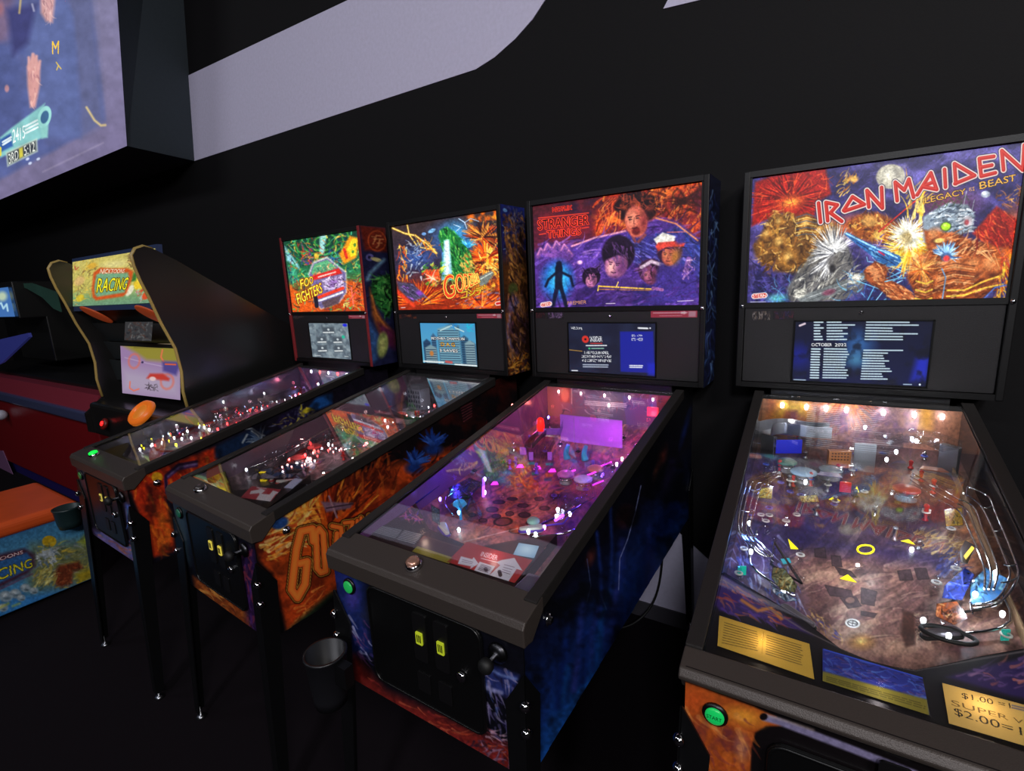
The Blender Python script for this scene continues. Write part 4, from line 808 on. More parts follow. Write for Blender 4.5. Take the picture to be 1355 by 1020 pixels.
def front_strange(A):
    A.view(430,680,3.); A.fill((13,13,22)); A.G([(20,150),(160,200),(160,400),(200,560),(110,560),(40,330)],(24,38,96),1,16); A.E(80,230,60,70,(40,50,130),0,.8,.9); A.E(110,330,40,70,(70,60,150),0,.7,.8)
    A.busy([(80,400),(160,420),(190,560),(130,580)],[(150,150,190),(60,50,110),(100,60,110)],30,50,9,60,3,.85)
    A.G([(115,560),(240,700),(480,810),(640,880),(760,930),(760,1040),(640,1010),(420,930),(210,780),(110,700)],(120,34,30),1,14)
    A.busy([(115,600),(240,700),(480,810),(640,890),(750,940),(740,1020),(420,920),(200,780)],[(170,60,40),(190,90,60),(80,20,24),(140,40,40)],90,80,9,35,4,.8)
    A.busy([(560,880),(750,930),(750,1020),(600,980)],[(50,26,40),(150,110,140),(90,50,70)],40,50,10,None,5,.85)
    A.G([(620,580),(770,640),(760,700),(720,730),(640,690)],(40,50,110),.95,6); A.busy([(620,580),(770,640),(750,880),(650,860)],[(60,80,150),(150,140,180),(30,26,60),(100,90,140)],60,60,12,70,6,.8)
    A.S([(630,600),(700,640),(760,655)],10,(110,130,190),.8,3); A.S([(640,690),(700,710)],16,(150,150,200),.8,3); A.busy([(640,850),(740,890),(720,930),(640,890)],[(190,150,170),(120,50,60)],20,40,8,20,7,.9); A.grain(12,.25)
def front_green(A):
    A.view(220,480,2.833); A.fill((12,11,20)); A.G([(10,460),(330,590),(330,640),(20,520)],(30,44,96),1,10); A.S([(60,515),(320,600)],12,(50,70,140),.8,6)
    A.G([(15,500),(70,520),(90,760),(50,700)],(40,56,66),1,8); A.G([(100,800),(210,860),(300,900),(330,1040),(120,900)],(130,60,24),1,6); A.busy([(100,800),(310,900),(320,1020),(130,880)],[(190,100,40),(220,150,70),(90,40,24)],50,50,9,35,3,.85)
    A.G([(280,680),(335,700),(345,1030),(300,960)],(46,22,64),1,10); A.busy([(280,680),(335,700),(340,1000),(300,950)],[(80,40,110),(130,50,70),(40,24,70)],40,60,10,80,4,.8); A.grain(12,.25)
def front_foo(A):
    A.view(90,470,3.29); A.fill((22,16,24)); A.G([(30,470),(250,530),(270,640),(60,560)],(56,30,26),1,20); A.G([(40,480),(90,520),(110,620),(60,560)],(60,60,80),1,10); A.G([(110,760),(310,840),(320,920),(130,820)],(110,90,150),1,10)
    A.busy([(110,740),(310,820),(320,920),(130,820)],[(130,110,180),(160,80,60),(70,90,160),(190,120,90)],50,50,9,30,3,.8); A.G([(245,640),(290,660),(325,915),(290,880)],(60,80,160),1,5); A.busy([(245,640),(290,660),(325,900),(290,880)],[(90,120,200),(60,110,90),(40,50,110),(150,130,180)],40,40,8,80,4,.85); A.grain(12,.2)
def front_iron(A):
    A.view(880,780,2.853); A.fill((16,12,14))
    P=[(30,330),(330,440),(420,480),(440,515),(380,515),(340,540),(325,600),(320,760),(30,760)]
    A.G(P,(176,80,30),1,3); A.E(300,480,110,50,(232,150,50),15,.8,.95); A.E(110,420,90,70,(206,84,32),0,.9,.9); A.clouds(60,(104,44,50),.45,.75,.85,4,[(60,480),(330,540),(320,760),(60,760)]); A.E(290,600,40,90,(210,150,120),0,.8,.5); A.busy([(60,400),(330,480),(320,700),(80,700)],[(214,110,44),(150,60,40),(120,50,60),(230,150,80)],50,80,18,60,5,.5)
    A.S([(375,482),(430,498),(700,600),(930,690),(1400,880)],27,(132,124,160),1,3); A.S([(380,474),(440,490),(560,530)],8,(190,170,160),.6,4)
    A.E(372,480,17,15,(20,14,16),0,.2); A.grain(12,.16)
def bside_foo(A):
    A.view(340,280,4.635); A.fill((34,36,70)); A.G([(605,90),(780,90),(790,290),(650,290)],(110,36,26),1,6); A.E(725,205,64,92,(170,70,36),0,.12); A.E(725,205,54,80,(120,40,26),0,.1)
    for p in ([(748,165),(720,160),(712,200),(700,235)],[(705,195),(735,190)],[(765,190),(742,192),(735,245),(722,262)],[(728,225),(755,222)],[(690,175),(712,180)]): A.S(p,8,(206,130,80),1,2)
    A.E(684,338,26,30,(96,90,150),0,.2); A.E(682,338,12,14,(30,26,60),0,.4); A.E(725,352,44,18,(190,180,120),15,.4); A.S([(770,350),(730,400),(690,450),(680,490)],22,(110,150,180),.9,4)
    A.G([(700,520),(740,470),(810,450),(830,600),(800,720),(740,660),(700,580)],(40,110,50),1,4); A.busy([(700,520),(740,470),(820,450),(830,600),(790,720)],[(70,160,70),(16,50,26),(110,190,90),(10,20,14)],90,50,12,None,4,.85)
    A.G([(690,540),(720,640),(760,720),(830,800),(830,860),(760,820),(710,700)],(150,80,40),1,4); A.S([(705,590),(730,690),(790,780)],8,(220,130,60),.9,2); A.G([(740,740),(830,790),(830,880),(770,850)],(90,30,70),.9,5)
    A.E(765,850,34,70,(150,160,90),5,.3); A.E(765,850,18,40,(200,200,120),0,.7); A.G([(690,720),(740,800),(740,920),(715,930)],(60,100,160),.9,5); A.grain(14,.3)
def bside_green(A):
    A.view(500,250,3.923); A.fill((34,28,48)); A.grad([(0,(30,40,110)),(.25,(44,44,100)),(.35,(90,54,26)),(1,(40,24,22))]); A.E(655,115,16,14,(110,160,220),0,.4)
    A.S([(640,200),(660,215),(645,240)],3,(150,190,240)); A.S([(645,330),(670,320),(660,350)],3,(150,190,240))
    A.busy([(640,130),(760,120),(790,500),(660,500)],[(170,110,50),(90,54,26),(210,150,70),(40,26,30),(130,80,50)],200,60,14,70,4,.8); A.busy([(670,100),(760,100),(760,240),(680,240)],[(70,70,110),(40,40,90),(120,110,120)],50,40,12,None,5,.8)
    A.E(700,540,34,40,(90,100,50),0,.4); A.E(700,620,44,60,(120,110,150),20,.5,.9); A.S([(680,660),(668,760),(690,860),(700,900)],18,(150,140,180),.9,4); A.busy([(650,560),(800,540),(810,960),(680,960)],[(140,90,50),(60,36,30),(190,130,80),(26,18,24),(90,60,80)],200,60,14,75,6,.8)
    A.busy([(670,900),(790,880),(790,980),(680,980)],[(230,160,60),(200,120,40),(110,50,20)],50,36,9,None,7,.9); A.grain(14,.35)
def bside_strange(A):
    A.view(690,220,3.4); A.fill((22,26,50)); A.busy([(835,40),(890,40),(860,1000),(800,1000)],[(60,90,150),(120,160,210),(24,30,70),(40,50,110)],120,90,7,92,4,.8); A.grain(14,.3)
# ------------------------------------------------------------------ playfields
def inpoly(x,y,P):
    ins=np.zeros(len(x),bool)
    for k in range(len(P)):
        x0,y0=P[k-1];x1,y1=P[k]; dy=(y1-y0) or 1e-9
        ins^=((y0>y)!=(y1>y))&(x<(x1-x0)*(y-y0)/dy+x0)
    return ins
def apron(i,par,poly,h,paint,nn=(300,170)):
    e_=.31 if i==3 else .285; A=Art((-.26,.36,pz(.36)+h),(.52,0,0),(0,-e_,-e_*PLH[i][1]),*nn,i=i); A.C[:]=(20,18,20); paint(A); A.view(0,0,1)
    m=inpoly(A.x,A.y,poly); o=A.build('apron',art_mat(f'apron print {i}',rough=.35),par,mask=lambda u,v:m)
    b=MB(); n=len(poly); T=[np.array(pf(i,*p,h)) for p in poly]
    for k in range(n): a,c=T[k-1],T[k]; d=np.array([0,0,h]); b.add([a,c,c-d,a-d],[(0,1,2,3)])
    b.build('apron_wall',APRON,o); return o
def inserts(A,L):
    for (x,y,rx,ry,an,c) in L: A.E(x,y,rx,ry,(24,14,20),an,.15); A.E(x,y,rx*.78,ry*.78,c,an,.2)
def pf_iron(A):
    A.view(920,510,2.915); A.grad([(0,(90,66,66)),(.35,(60,42,50)),(.6,(90,64,66)),(1,(168,122,102))])
    A.clouds(90,(206,160,134),.42,.8,.8,3,[(330,640),(1060,640),(1268,800),(1268,1040),(560,1040)],sx=1.8); A.clouds(60,(84,54,60),.45,.75,.8,6,sx=1.6)
    A.G([(120,740),(200,560),(260,330),(600,330),(560,560),(330,700),(430,900)],(50,42,120),.55,40)
    A.G([(1000,330),(1240,420),(1268,760),(1060,700),(960,600)],(170,110,74),.6,30); A.clouds(40,(220,140,90),.5,.75,.7,8,[(1000,430),(1268,500),(1268,900),(1000,800)])
    A.busy([(340,640),(1050,600),(1240,760),(1040,1010),(560,1010),(340,740)],[(176,132,112),(120,78,72),(196,156,132),(84,54,58),(214,180,152),(150,104,92)],170,190,30,-24,2,.42,.12)
    A.busy([(340,640),(1050,600),(1240,760),(1040,1010),(560,1010),(340,740)],[(110,74,70),(220,190,160),(64,42,46)],90,90,7,-20,22,.5,.2)
    A.busy([(240,170),(1000,170),(1050,560),(240,560)],[(120,74,50),(60,40,74),(44,32,40),(130,100,80),(90,36,32),(40,50,100)],220,60,12,None,3,.6)
    A.busy([(100,560),(330,560),(430,900),(330,880),(110,740)],[(70,90,180),(120,140,210),(40,40,100),(180,190,230)],90,60,10,60,4,.7)
    A.G([(340,560),(1000,640),(980,740),(900,700),(480,640),(350,610)],(40,34,80),.75,20)
    A.busy([(920,650),(1060,640),(1030,740),(930,740)],[(30,44,110),(70,80,150),(140,150,190)],50,50,9,-40,5,.8); A.busy([(820,560),(1040,600),(1000,680),(860,650)],[(190,150,80),(120,80,40),(220,190,120)],70,50,6,-20,6,.8)
    # dark shaped inserts
    for p in ([(500,770),(600,790),(610,820),(520,810)],[(560,820),(620,815),(640,850),(590,860)],[(640,780),(700,795),(690,850),(640,840)],[(640,870),(700,880),(690,895),(640,885)],[(460,630),(500,625),(505,665),(462,660)],[(525,655),(560,660),(566,700),(528,695)],[(780,715),(830,710),(840,750),(790,752)],[(845,705),(890,705),(902,745),(858,748)],[(540,700),(600,716),(620,740),(560,730)]): A.G(p,(64,48,54),.95,2); A.S(p+[p[0]],3,(30,22,26),.8)
    A.E(597,828,28,20,(54,40,46),0,.2); A.E(597,828,20,13,(110,84,76),0,.2); A.E(677,762,22,16,(150,120,110),0,.4)
    A.G([(800,865),(845,880),(850,1000),(812,1010),(795,960)],(74,42,34),1,4); A.busy([(840,880),(900,890),(910,980),(850,980)],[(40,30,30),(190,170,140)],50,24,4,None,8,.9)
    A.E(640,990,70,40,(214,150,60),0,.9,.9); A.E(640,985,30,18,(250,214,120),0,.9,.9)
    A.E(607,917,31,19,(246,246,240),8,.12); A.E(607,917,23,13,(50,44,50),8,.15); A.E(607,917,18,10,(240,240,236),8,.2); A.S([(594,914),(620,920)],3,(40,36,40)); A.S([(609,908),(605,926)],3,(40,36,40))
    A.busy([(440,850),(560,960),(540,990),(420,910)],[(230,190,110),(60,60,140),(150,110,70)],40,36,7,40,9,.8)
    A.grain(9,.3,3); A.grain(30,.2,8)
def pf_strange(A):
    A.view(430,490,2.823); A.grad([(0,(120,70,110)),(.4,(130,60,120)),(.65,(120,60,90)),(1,(170,110,90))])
    A.clouds(60,(196,110,100),.4,.7,.8,3); A.clouds(46,(60,30,80),.45,.75,.8,6)
    A.E(690,560,170,90,(170,96,80),0,.9,.8); A.E(560,620,110,60,(214,150,120),0,.9,.8)
    A.busy([(420,560),(640,440),(880,420),(840,600),(560,640)],[(150,80,66),(90,44,60),(196,120,90),(70,34,54),(190,90,60)],190,60,10,-25,1,.6); A.busy([(500,300),(1100,200),(1040,440),(560,460)],[(150,60,150),(70,30,90),(190,90,120),(90,50,140),(180,80,70)],220,60,11,-30,2,.6)
    A.busy([(1080,80),(1260,90),(1120,330),(1060,300)],[(220,200,170),(150,110,120),(90,60,90),(200,120,90)],70,44,9,-50,6,.7)
    inserts(A,[(625,520,26,12,0,(70,44,54)),(690,535,18,10,0,(90,54,60)),(640,545,20,10,0,(60,40,56)),(745,540,26,12,0,(64,40,54)),(665,565,40,18,-4,(110,60,56)),(740,505,24,9,0,(60,36,60)),(800,480,20,9,0,(70,40,66)),(650,492,26,9,0,(60,34,60)),(700,480,22,8,0,(60,34,60)),(820,515,22,10,0,(80,44,60)),(590,560,18,9,0,(90,54,56)),(770,570,22,11,0,(110,60,60)),(710,600,26,11,0,(140,84,70)),(860,470,22,10,0,(70,40,66)),(550,540,16,8,0,(90,50,70))])
    A.busy([(660,330),(760,360),(800,440),(700,440)],[(230,90,30),(240,150,60),(150,40,30)],50,34,7,None,3,.85); A.E(720,590,30,20,(220,100,60),0,.8,.8)
    for x,y,c in ((785,385,(40,150,120)),(838,392,(200,120,40)),(832,408,(50,80,120)),(770,347,(60,180,170)),(838,350,(60,180,170))): A.G([(x-14,y-4),(x+13,y-5),(x+14,y+5),(x-13,y+5)],c,1,2)
    A.S([(520,640),(720,590)],4,(240,220,220),.6); A.grain(9,.3,3); A.grain(30,.2,8)
def pf_green(A):
    A.view(220,480,2.833); A.grad([(0,(90,80,100)),(.5,(110,90,96)),(1,(120,100,100))]); A.clouds(50,(60,50,60),.4,.7,.8,3); A.clouds(30,(170,140,150),.5,.8,.8,6)
    A.busy([(280,440),(500,260),(900,60),(1190,60),(700,330),(560,430)],[(190,170,180),(90,70,80),(150,90,90),(60,50,60),(210,190,200)],260,50,9,-20,1,.6); A.busy([(440,340),(640,250),(640,310),(460,400)],[(200,50,50),(240,180,180),(120,40,50)],70,36,7,-20,2,.7); A.grain(9,.3,3)
def pf_foo(A):
    A.view(140,480,3.985); A.grad([(0,(130,110,170)),(.5,(170,80,90)),(1,(170,170,190))]); A.clouds(40,(70,60,90),.4,.7,.8,3)
    A.busy([(160,460),(500,330),(1280,30),(1290,60),(700,330),(300,480)],[(230,230,240),(200,60,60),(90,120,190),(60,50,70),(240,220,120),(190,80,140)],340,44,8,-20,1,.7); A.G([(280,470),(370,430),(390,440),(300,490)],(60,90,190),.9,4); A.grain(9,.3,3)
def rear_iron(A):
    A.view(960,515,6.775); A.fill((140,74,50)); A.grad([(0,(170,110,70)),(.3,(170,120,100)),(.6,(140,110,116)),(1,(170,110,80))],'u')
    A.G([(385,90),(770,90),(760,320),(375,320)],(170,86,36),1,10); A.G([(500,90),(700,90),(740,250),(440,250)],(210,170,50),.9,20); A.G([(535,190),(640,190),(640,300),(520,300)],(150,80,60),1,6)
    A.rays(1080,40,10,380,60,26,[(220,120,70),(170,70,50),(230,150,90)],3,20,160,.7); A.clouds(90,(110,80,120),.45,.7,.85,4,[(760,180),(1700,200),(1700,480),(760,480)]); A.busy([(760,150),(1400,180),(1500,400),(800,420)],[(170,110,130),(110,70,100),(190,130,120),(200,150,150)],90,90,12,-20,5,.7)
    A.G([(1760,90),(1850,100),(1840,360),(1760,340)],(214,150,40),.9,14); A.grain(22,.25)
def rear_strange(A):
    A.view(600,500,6.775); A.grad([(0,(190,120,110)),(.2,(150,110,140)),(.6,(90,90,120)),(1,(180,60,70))],'u'); A.busy([(960,60),(1900,60),(1900,300),(960,300)],[(110,140,160),(170,90,110),(60,60,90),(210,200,210),(200,80,80)],150,60,10,None,3,.8)
    A.G([(950,60),(1050,70),(1040,220),(960,200)],(180,80,70),1,4); A.E(1000,150,44,80,(240,150,120),0,.4); A.S([(1060,70),(1060,230)],8,(230,210,200)); A.lines([(1180,200),(1560,225),(1560,270),(1180,245)],3,(225,225,235),9,4,.95)
def rear_plain(pal,seed):
    def f(A):
        A.fill(pal[0]); A.x=A.u*100; A.y=A.v*28; A.k=2.; A.busy([(0,0),(100,0),(100,28),(0,28)],pal,160,14,2.6,None,seed,.9); A.k=1
    return f
# ------------------------------------------------------------------ toys on each playfield
M_=lambda n,c,r=.3,**k: mat(n,c,r,**k)
def common(i,par,fl,rub,spots,ang=-24,flp=((-.085,.262),(.085,.262)),fL=.07,sl=1.):
    """flippers, guides and slings seen on every machine"""
    for s in (-1,1):
        F=flp[0] if s==1 else flp[1]; flipper(par,F[0],F[1],ang if s==1 else 180-ang,fl,L=fL,rub=rub)
        q=MB(); pts=[(-.215*s,.50),(-.215*s,.37),(-.125*s,.30)]; q.tube(bez([(x,y,pz(y)+.014) for x,y in pts],4),.003,6); q.build('lane_guide',CHROME,par)
        tri=[(-.175*s,.47),(-.175*s,.385),(-.115*s,.345)]
        b=MB(); b.prism([(x,y,pz(y)+.026) for x,y in tri],(0,0,.003)); b.build('slingshot_plastic',spots,par,bevel=.001)
        q=MB(); q.tube([(x,y,pz(y)+.014) for x,y in tri],.003,6,closed=True); q.build('slingshot_rubber',rub or WHITER,par)
        for x,y in tri: post(par,(x,y),.026)
    q=MB(); q.box(.2245,.2275,.30,.95,pz(.30),pz(.30)+.022) if False else q.prism([(.2245,.16,pz(.16)),(.2245,.96,pz(.96)),(.2245,.96,pz(.96)+.024),(.2245,.16,pz(.16)+.024)],(.003,0,0)); q.build('shooter_lane_wall',mat('wooden rail',(150,120,90),.45),par)
def toys_iron(i,T,par):
    V=vw(920,510,2.915)
    common(i,par,M_('smoke flipper',(90,84,90)),RUBBER,CLEAR,-30,(pf(i,1040,812,.012)[:2],pf(i,1262,842,.012)[:2]),.05)
    # two steel wire ramps along the sides
    def W(L,h0,h1,name='wire_rail',r=.0019):
        n=len(L); return wire(par,i,[(*V(*p),h0+(h1-h0)*k/(n-1)) for k,p in enumerate(L)],r,name=name)
    for d in (0,18,42,66):
        W([(330,330+d*.2),(215+d,362+d*.25),(196+d*.9,385),(172+d*.85,480),(166+d*.7,545),(180+d*.7,580),(246+d*.7,650),(300,660-d*.1)],.075,.05)
    for d in (0,30,58):
        W([(830,335+d*.5),(1000-d,430+d*.2),(1075-d,470+d*.25),(1110-d*.9,560),(1165-d*.9,700),(1150-d*.6,790)],.078,.06)
    for d in (0,40): W([(1050-d*.4,390+d*.6),(1130-d,428+d*.6),(1162-d,500),(1228-d*.9,660),(1244-d*.8,740),(1172-d*.3,838-d*.3),(1062+d*.2,862-d*.4)],.078,.05)
    for p,q in (((1048,392),(1046,430)),((1110,470),(1150,462)),((1150,560),(1185,552)),((1190,690),(1236,690)),((1060,830),(1070,880)),((1180,760),(1240,742)),((172,480),(232,480)),((180,575),(240,575)),((200,400),(255,400))): W([p,((p[0]+q[0])/2,(p[1]+q[1])/2+6),q],.066,.066,'wire_brace',.0016)
    # metal shrouds at the back
    ramp(par,i,[(*V(252,225),.03),(*V(268,188),.045),(*V(340,176),.05),(*V(430,190),.05),(*V(520,196),.05)],.055,STEEL,.036,'steel_ramp',)
    upright(par,i,V(250,270),V(300,285),.075,STEEL,name='ramp_support'); upright(par,i,V(606,330),V(690,338),.085,STEEL,.006,name='ramp_flap',label='brushed steel ramp flap'); upright(par,i,V(930,330),V(1002,352),.08,STEEL,.02,name='ramp_support')
    ramp(par,i,[(*V(720,215),.085),(*V(790,205),.09),(*V(900,215),.09),(*V(990,250),.085)],.075,CLEAR,.02,'clear_ramp'); ramp(par,i,[(*V(700,300),.0),(*V(740,250),.05),(*V(800,232),.07)],.05,CLEAR,.03,'clear_ramp')
    upright(par,i,V(310,262),V(410,262),.045,M_('blue lit plastic',(30,40,200),.3,emit=.35),.003,name='blue_plate',label='blue lit plate')
    o=upright(par,i,V(512,315),V(598,318),.05,M_('tan tombstone',(190,120,70),.5),.02,name='sign_block',label='tan block with rows of dark marks')
    q=MB(); A0=np.array(pf(i,*V(512,315),0)); B0=np.array(pf(i,*V(598,318),0))
    for r_ in range(3):
        for c_ in range(6):
            p=A0+(B0-A0)*(.12+.14*c_)+np.array([0,-.0012,.024+.009*r_]); q.box(p[0],p[0]+.004,p[1]-.001,p[1]+.001,p[2],p[2]+.003)
    q.build('sign_marks',M_('dark marks',(60,30,20)),o)
    bumper(par,pf(i,*V(415,370),0),M_('cap silver blue',(150,180,205),.25),.034); bumper(par,pf(i,*V(350,330),0),M_('cap teal',(70,120,110),.3),.028); bumper(par,pf(i,*V(520,360),0),M_('cap grey',(120,124,130),.25),.03); bumper(par,pf(i,*V(810,440),0),M_('cap red blue',(170,60,60),.3),.03)
    plastic(par,i,[V(245,395),V(300,390),V(296,440),V(240,432)],.045,M_('yellow plastic',(214,180,60))); plastic(par,i,[V(400,425),V(470,420),V(480,450),V(410,452)],.03,M_('amber plastic',(214,170,80)))
    plastic(par,i,[V(300,700),V(345,705),V(395,770),V(385,800),V(330,790),V(292,740)],.035,M_('olive plastic',(150,150,100))); plastic(par,i,[V(290,760),V(330,790),V(400,830),V(350,835),V(300,800)],.03,M_('pale blue plastic',(150,180,220)))
    plastic(par,i,[V(930,840),V(1010,830),V(1050,900),V(1000,925),V(925,890)],.035,M_('orange print plastic',(210,110,60))); plastic(par,i,[V(960,770),V(1040,700),V(1080,730),V(1030,830),V(950,820)],.035,M_('blue print plastic',(44,60,150)))
    plastic(par,i,[V(1060,760),V(1120,700),V(1220,750),V(1160,830),V(1060,850)],.03,M_('sky plastic',(90,150,210))); plastic(par,i,[V(1020,640),V(1040,600),V(1080,620),V(1050,690),V(1025,685)],.05,M_('dark plastic',(40,34,34))); 
    plastic(par,i,[V(1035,660),V(1066,622),V(1076,630),V(1044,672)],.054,M_('amber stripe',(230,190,60),.4,emit=.5))
    plastic(par,i,[V(960,480),V(1030,470),V(1035,540),V(965,545)],.05,M_('gold plastic',(220,170,50)))
    for x,y,c in ((180,712,(20,190,170)),(1195,965,(20,200,180))): upright(par,i,V(x-16,y+20),V(x+16,y+20),.022,M_('teal target',(20,170,150),.4,emit=.6),name='stand_up_target',label='teal stand-up target')
    plastic(par,i,[V(330,672),V(362,668),V(370,684),V(340,690)],.012,M_('cyan arrow',(30,180,190),.4,emit=.4))
    upright(par,i,V(555,410),V(600,415),.03,M_('red target',(200,30,30),.3,emit=.3),name='drop_target',label='red drop target')
    # lit arrow inserts
    yel=M_('lit yellow insert',(240,225,20),.4,emit=.9)
    for tri in ([(358,592),(368,630),(398,632)],[(792,600),(850,615),(822,594)],[(558,745),(588,730),(622,760)],[(515,440),(535,428),(560,446)],[(608,410),(624,390),(632,412)]): plastic(par,i,[V(*p) for p in tri],.0015,yel,.001,'arrow_insert',label='lit yellow arrow insert')
    q=MB(); q.tube([pf(i,*V(657+34*math.cos(t)*(1 if abs(math.cos(t))<.8 else .95),632+17*math.sin(t)),.002) for t in [k*PI/6 for k in range(12)]],.0022,6,closed=True); q.build('ring_insert',yel,par)
    # lamp on a black ring (bottom right flipper toy)
    p=pf(i,*V(975,960),.03); q=MB(); q.tube([(p[0]+.038*math.cos(t),p[1]+.02*math.sin(t),p[2]) for t in [k*PI/9 for k in range(18)]],.004,7,closed=True); q.build('black_ring',RUBBER,par)
    R=random.Random(4); C=[(235,244,255),(210,230,255),(255,250,240)]
    for x,y,h in ((340,795,.03),(425,372,.05),(1080,805,.035),(978,965,.03),(775,255,.09),(738,285,.06),(125,585,.03),(835,632,.005),(1160,722,.04),(210,530,.05),(655,160,.1),(215,640,.03),(560,330,.03),(880,905,.03),(1185,880,.03)): bulb(par,pf(i,*V(x,y),h),C[0],18,.0042)
    for x in (-.20,-.13,-.075,-.02,.075,.15,.215): bulb(par,(x,1.085,gz(1.085)-.022),C[0],30,.006,)
    for k in range(44):
        x=R.uniform(-.24,.21); y=R.uniform(.55,1.05); post(par,(x,y),R.uniform(.02,.04),R.choice([RUBBER,WHITER,M_('blue rubber',(60,80,180)),None]),R.choice([CLEAR,CHROME,STEEL,M_('red post',(190,40,40)),CLEAR]))
    for x,y in ((-.235,.33),(-.235,.42),(.20,.33),(.205,.42),(-.12,.44),(.12,.44),(.16,.5),(-.2,.55)): post(par,(x,y),.028,WHITER)
    for k in range(7):
        x=R.uniform(-.22,.2); y=R.uniform(.7,1.03); a=R.uniform(0,PI); q=MB(); d=.03; q.hexa([(x-d,y,pz(y)+.05),(x+d,y,pz(y)+.05),(x+d*.7,y+.03,pz(y)+.05),(x-d*.7,y+.03,pz(y)+.05)],[(x-d,y,pz(y)+.052),(x+d,y,pz(y)+.052),(x+d*.7,y+.03,pz(y)+.052),(x-d*.7,y+.03,pz(y)+.052)]); q.build('plastic',R.choice([CLEAR,M_('rust plastic',(150,80,50)),M_('dusk plastic',(80,70,130)),CLEAR]),par)
    for x,y,w in ((-.17,1.04,.17),(0,1.05,.17),(.16,1.04,.17),(-.2,.72,.10),(.18,.72,.12),(0,.80,.06),(-.19,.42,.10),(.16,.38,.16),(-.02,.36,.13),(.02,.50,.10),(.16,.52,.10)): glow(i,par,x,y,pz(y)+.075,(236,242,255) if y<.9 else (250,242,240),w*S_L*(1.5 if y>.56 else 2.6),.008)
    glow(i,par,-.17,.13,pz(.13)+.054,(255,228,200),.045,.008); glow(i,par,.0,.10,pz(.10)+.054,(240,225,230),.035,.008); glow(i,par,.13,.13,pz(.13)+.054,(255,228,200),.05,.008); glow(i,par,-.235,.40,pz(.4)+.06,(90,140,255),.2,.008); glow(i,par,-.235,.62,pz(.6)+.06,(120,160,255),.06,.008)  # apron glows are added without bulbs, to brighten the cards
    def paint(A):
        A.view(880,780,2.853); A.grad([(0,(26,22,30)),(1,(20,18,20))])
        A.G([(215,-60),(500,130),(560,175),(420,120),(205,80),(150,-10)],(60,36,110),1,4); A.busy([(190,-60),(300,-10),(470,120),(420,130),(200,80)],[(90,60,150),(200,120,70),(40,24,80),(170,70,60),(120,90,170)],70,50,9,30,3,.9)
        A.S([(290,40),(350,80),(400,70),(440,110)],12,(220,140,50),.9,3); A.S([(150,-80),(520,150),(690,235),(860,290),(945,305),(1060,285),(1400,225)],5,(120,110,110),.8)
        A.G([(1060,330),(1200,290),(1400,250),(1400,420),(1300,400)],(50,36,90),1,6); A.busy([(1080,330),(1200,290),(1400,250),(1400,400),(1200,350)],[(110,80,140),(40,30,80),(190,110,90),(150,110,150)],60,60,10,-10,4,.85)
    pts=[(958,757),(1000,782),(1060,818),(1112,858),(1150,874),(1182,882),(1212,886),(1245,880),(1300,868),(1360,857),(1430,850),(1520,990),(1200,900),(925,815)]
    L=[pf(i,*p,.03) for p in pts[:11]]+[(.262,.05,pz(.05)+.03),(-.262,.05,pz(.05)+.03)]
    poly=[tuple(float(c) for c in proj(l2w(i,p))) for p in L]
    ap=apron(i,par,poly,.03,paint,(360,220)); V6=vw(880,780,2.853)
    A=card(i,.033,V6(205,98),V6(545,205),V6(198,212),170,60); A.fill((204,164,66)); A.view(880,780,2.853); A.S([(372,160),(366,240)],4,(180,140,50)); A.lines([(225,120),(355,158),(350,235),(215,205)],9,(70,56,30),2.4,3,.9,gap=-.012); A.lines([(385,168),(525,210),(520,290),(380,246)],9,(70,56,30),2.4,4,.9,gap=-.012); A.build('instruction_card',art_mat('yellow card',rough=.7,spec=.2),ap,label='yellow instruction card with rows of print')
    A=card(i,.033,V6(595,222),V6(972,332),V6(595,345),170,80); A.view(880,780,2.853); A.fill((44,52,140)); A.busy([(595,225),(975,335),(985,420),(600,310)],[(60,80,180),(30,30,90),(110,90,150),(90,60,110),(80,120,200)],120,44,7,20,3,.8); A.G([(595,308),(990,415),(1000,480),(590,350)],(130,120,44),1,3); A.lines([(610,325),(985,430),(985,455),(610,345)],3,(90,84,34),4,5,.9); A.S([(600,226),(972,334)],4,(60,90,220)); A.build('score_card',art_mat('blue card',rough=.7,spec=.2),ap,label='blue and olive card')
    A=card(i,.033,V6(1046,352),V6(1420,452),V6(1072,505),200,110); A.view(880,780,2.853); A.fill((214,176,96))
    A.T('$1.00 =1',[(1118,388),(1302,428),(1306,452),(1122,412)],(40,32,28)); A.T('SUPER V',[(1078,415),(1352,492),(1356,510),(1082,436)],(110,84,44)); A.T('$2.00=1',[(1088,444),(1345,520),(1350,556),(1094,476)],(40,32,28)); A.lines([(1310,432),(1420,458),(1420,476),(1310,450)],2,(120,110,120),6,3,1)
    A.build('price_card',art_mat('price card',rough=.7,spec=.2),ap,label='cream price card in bold black print')
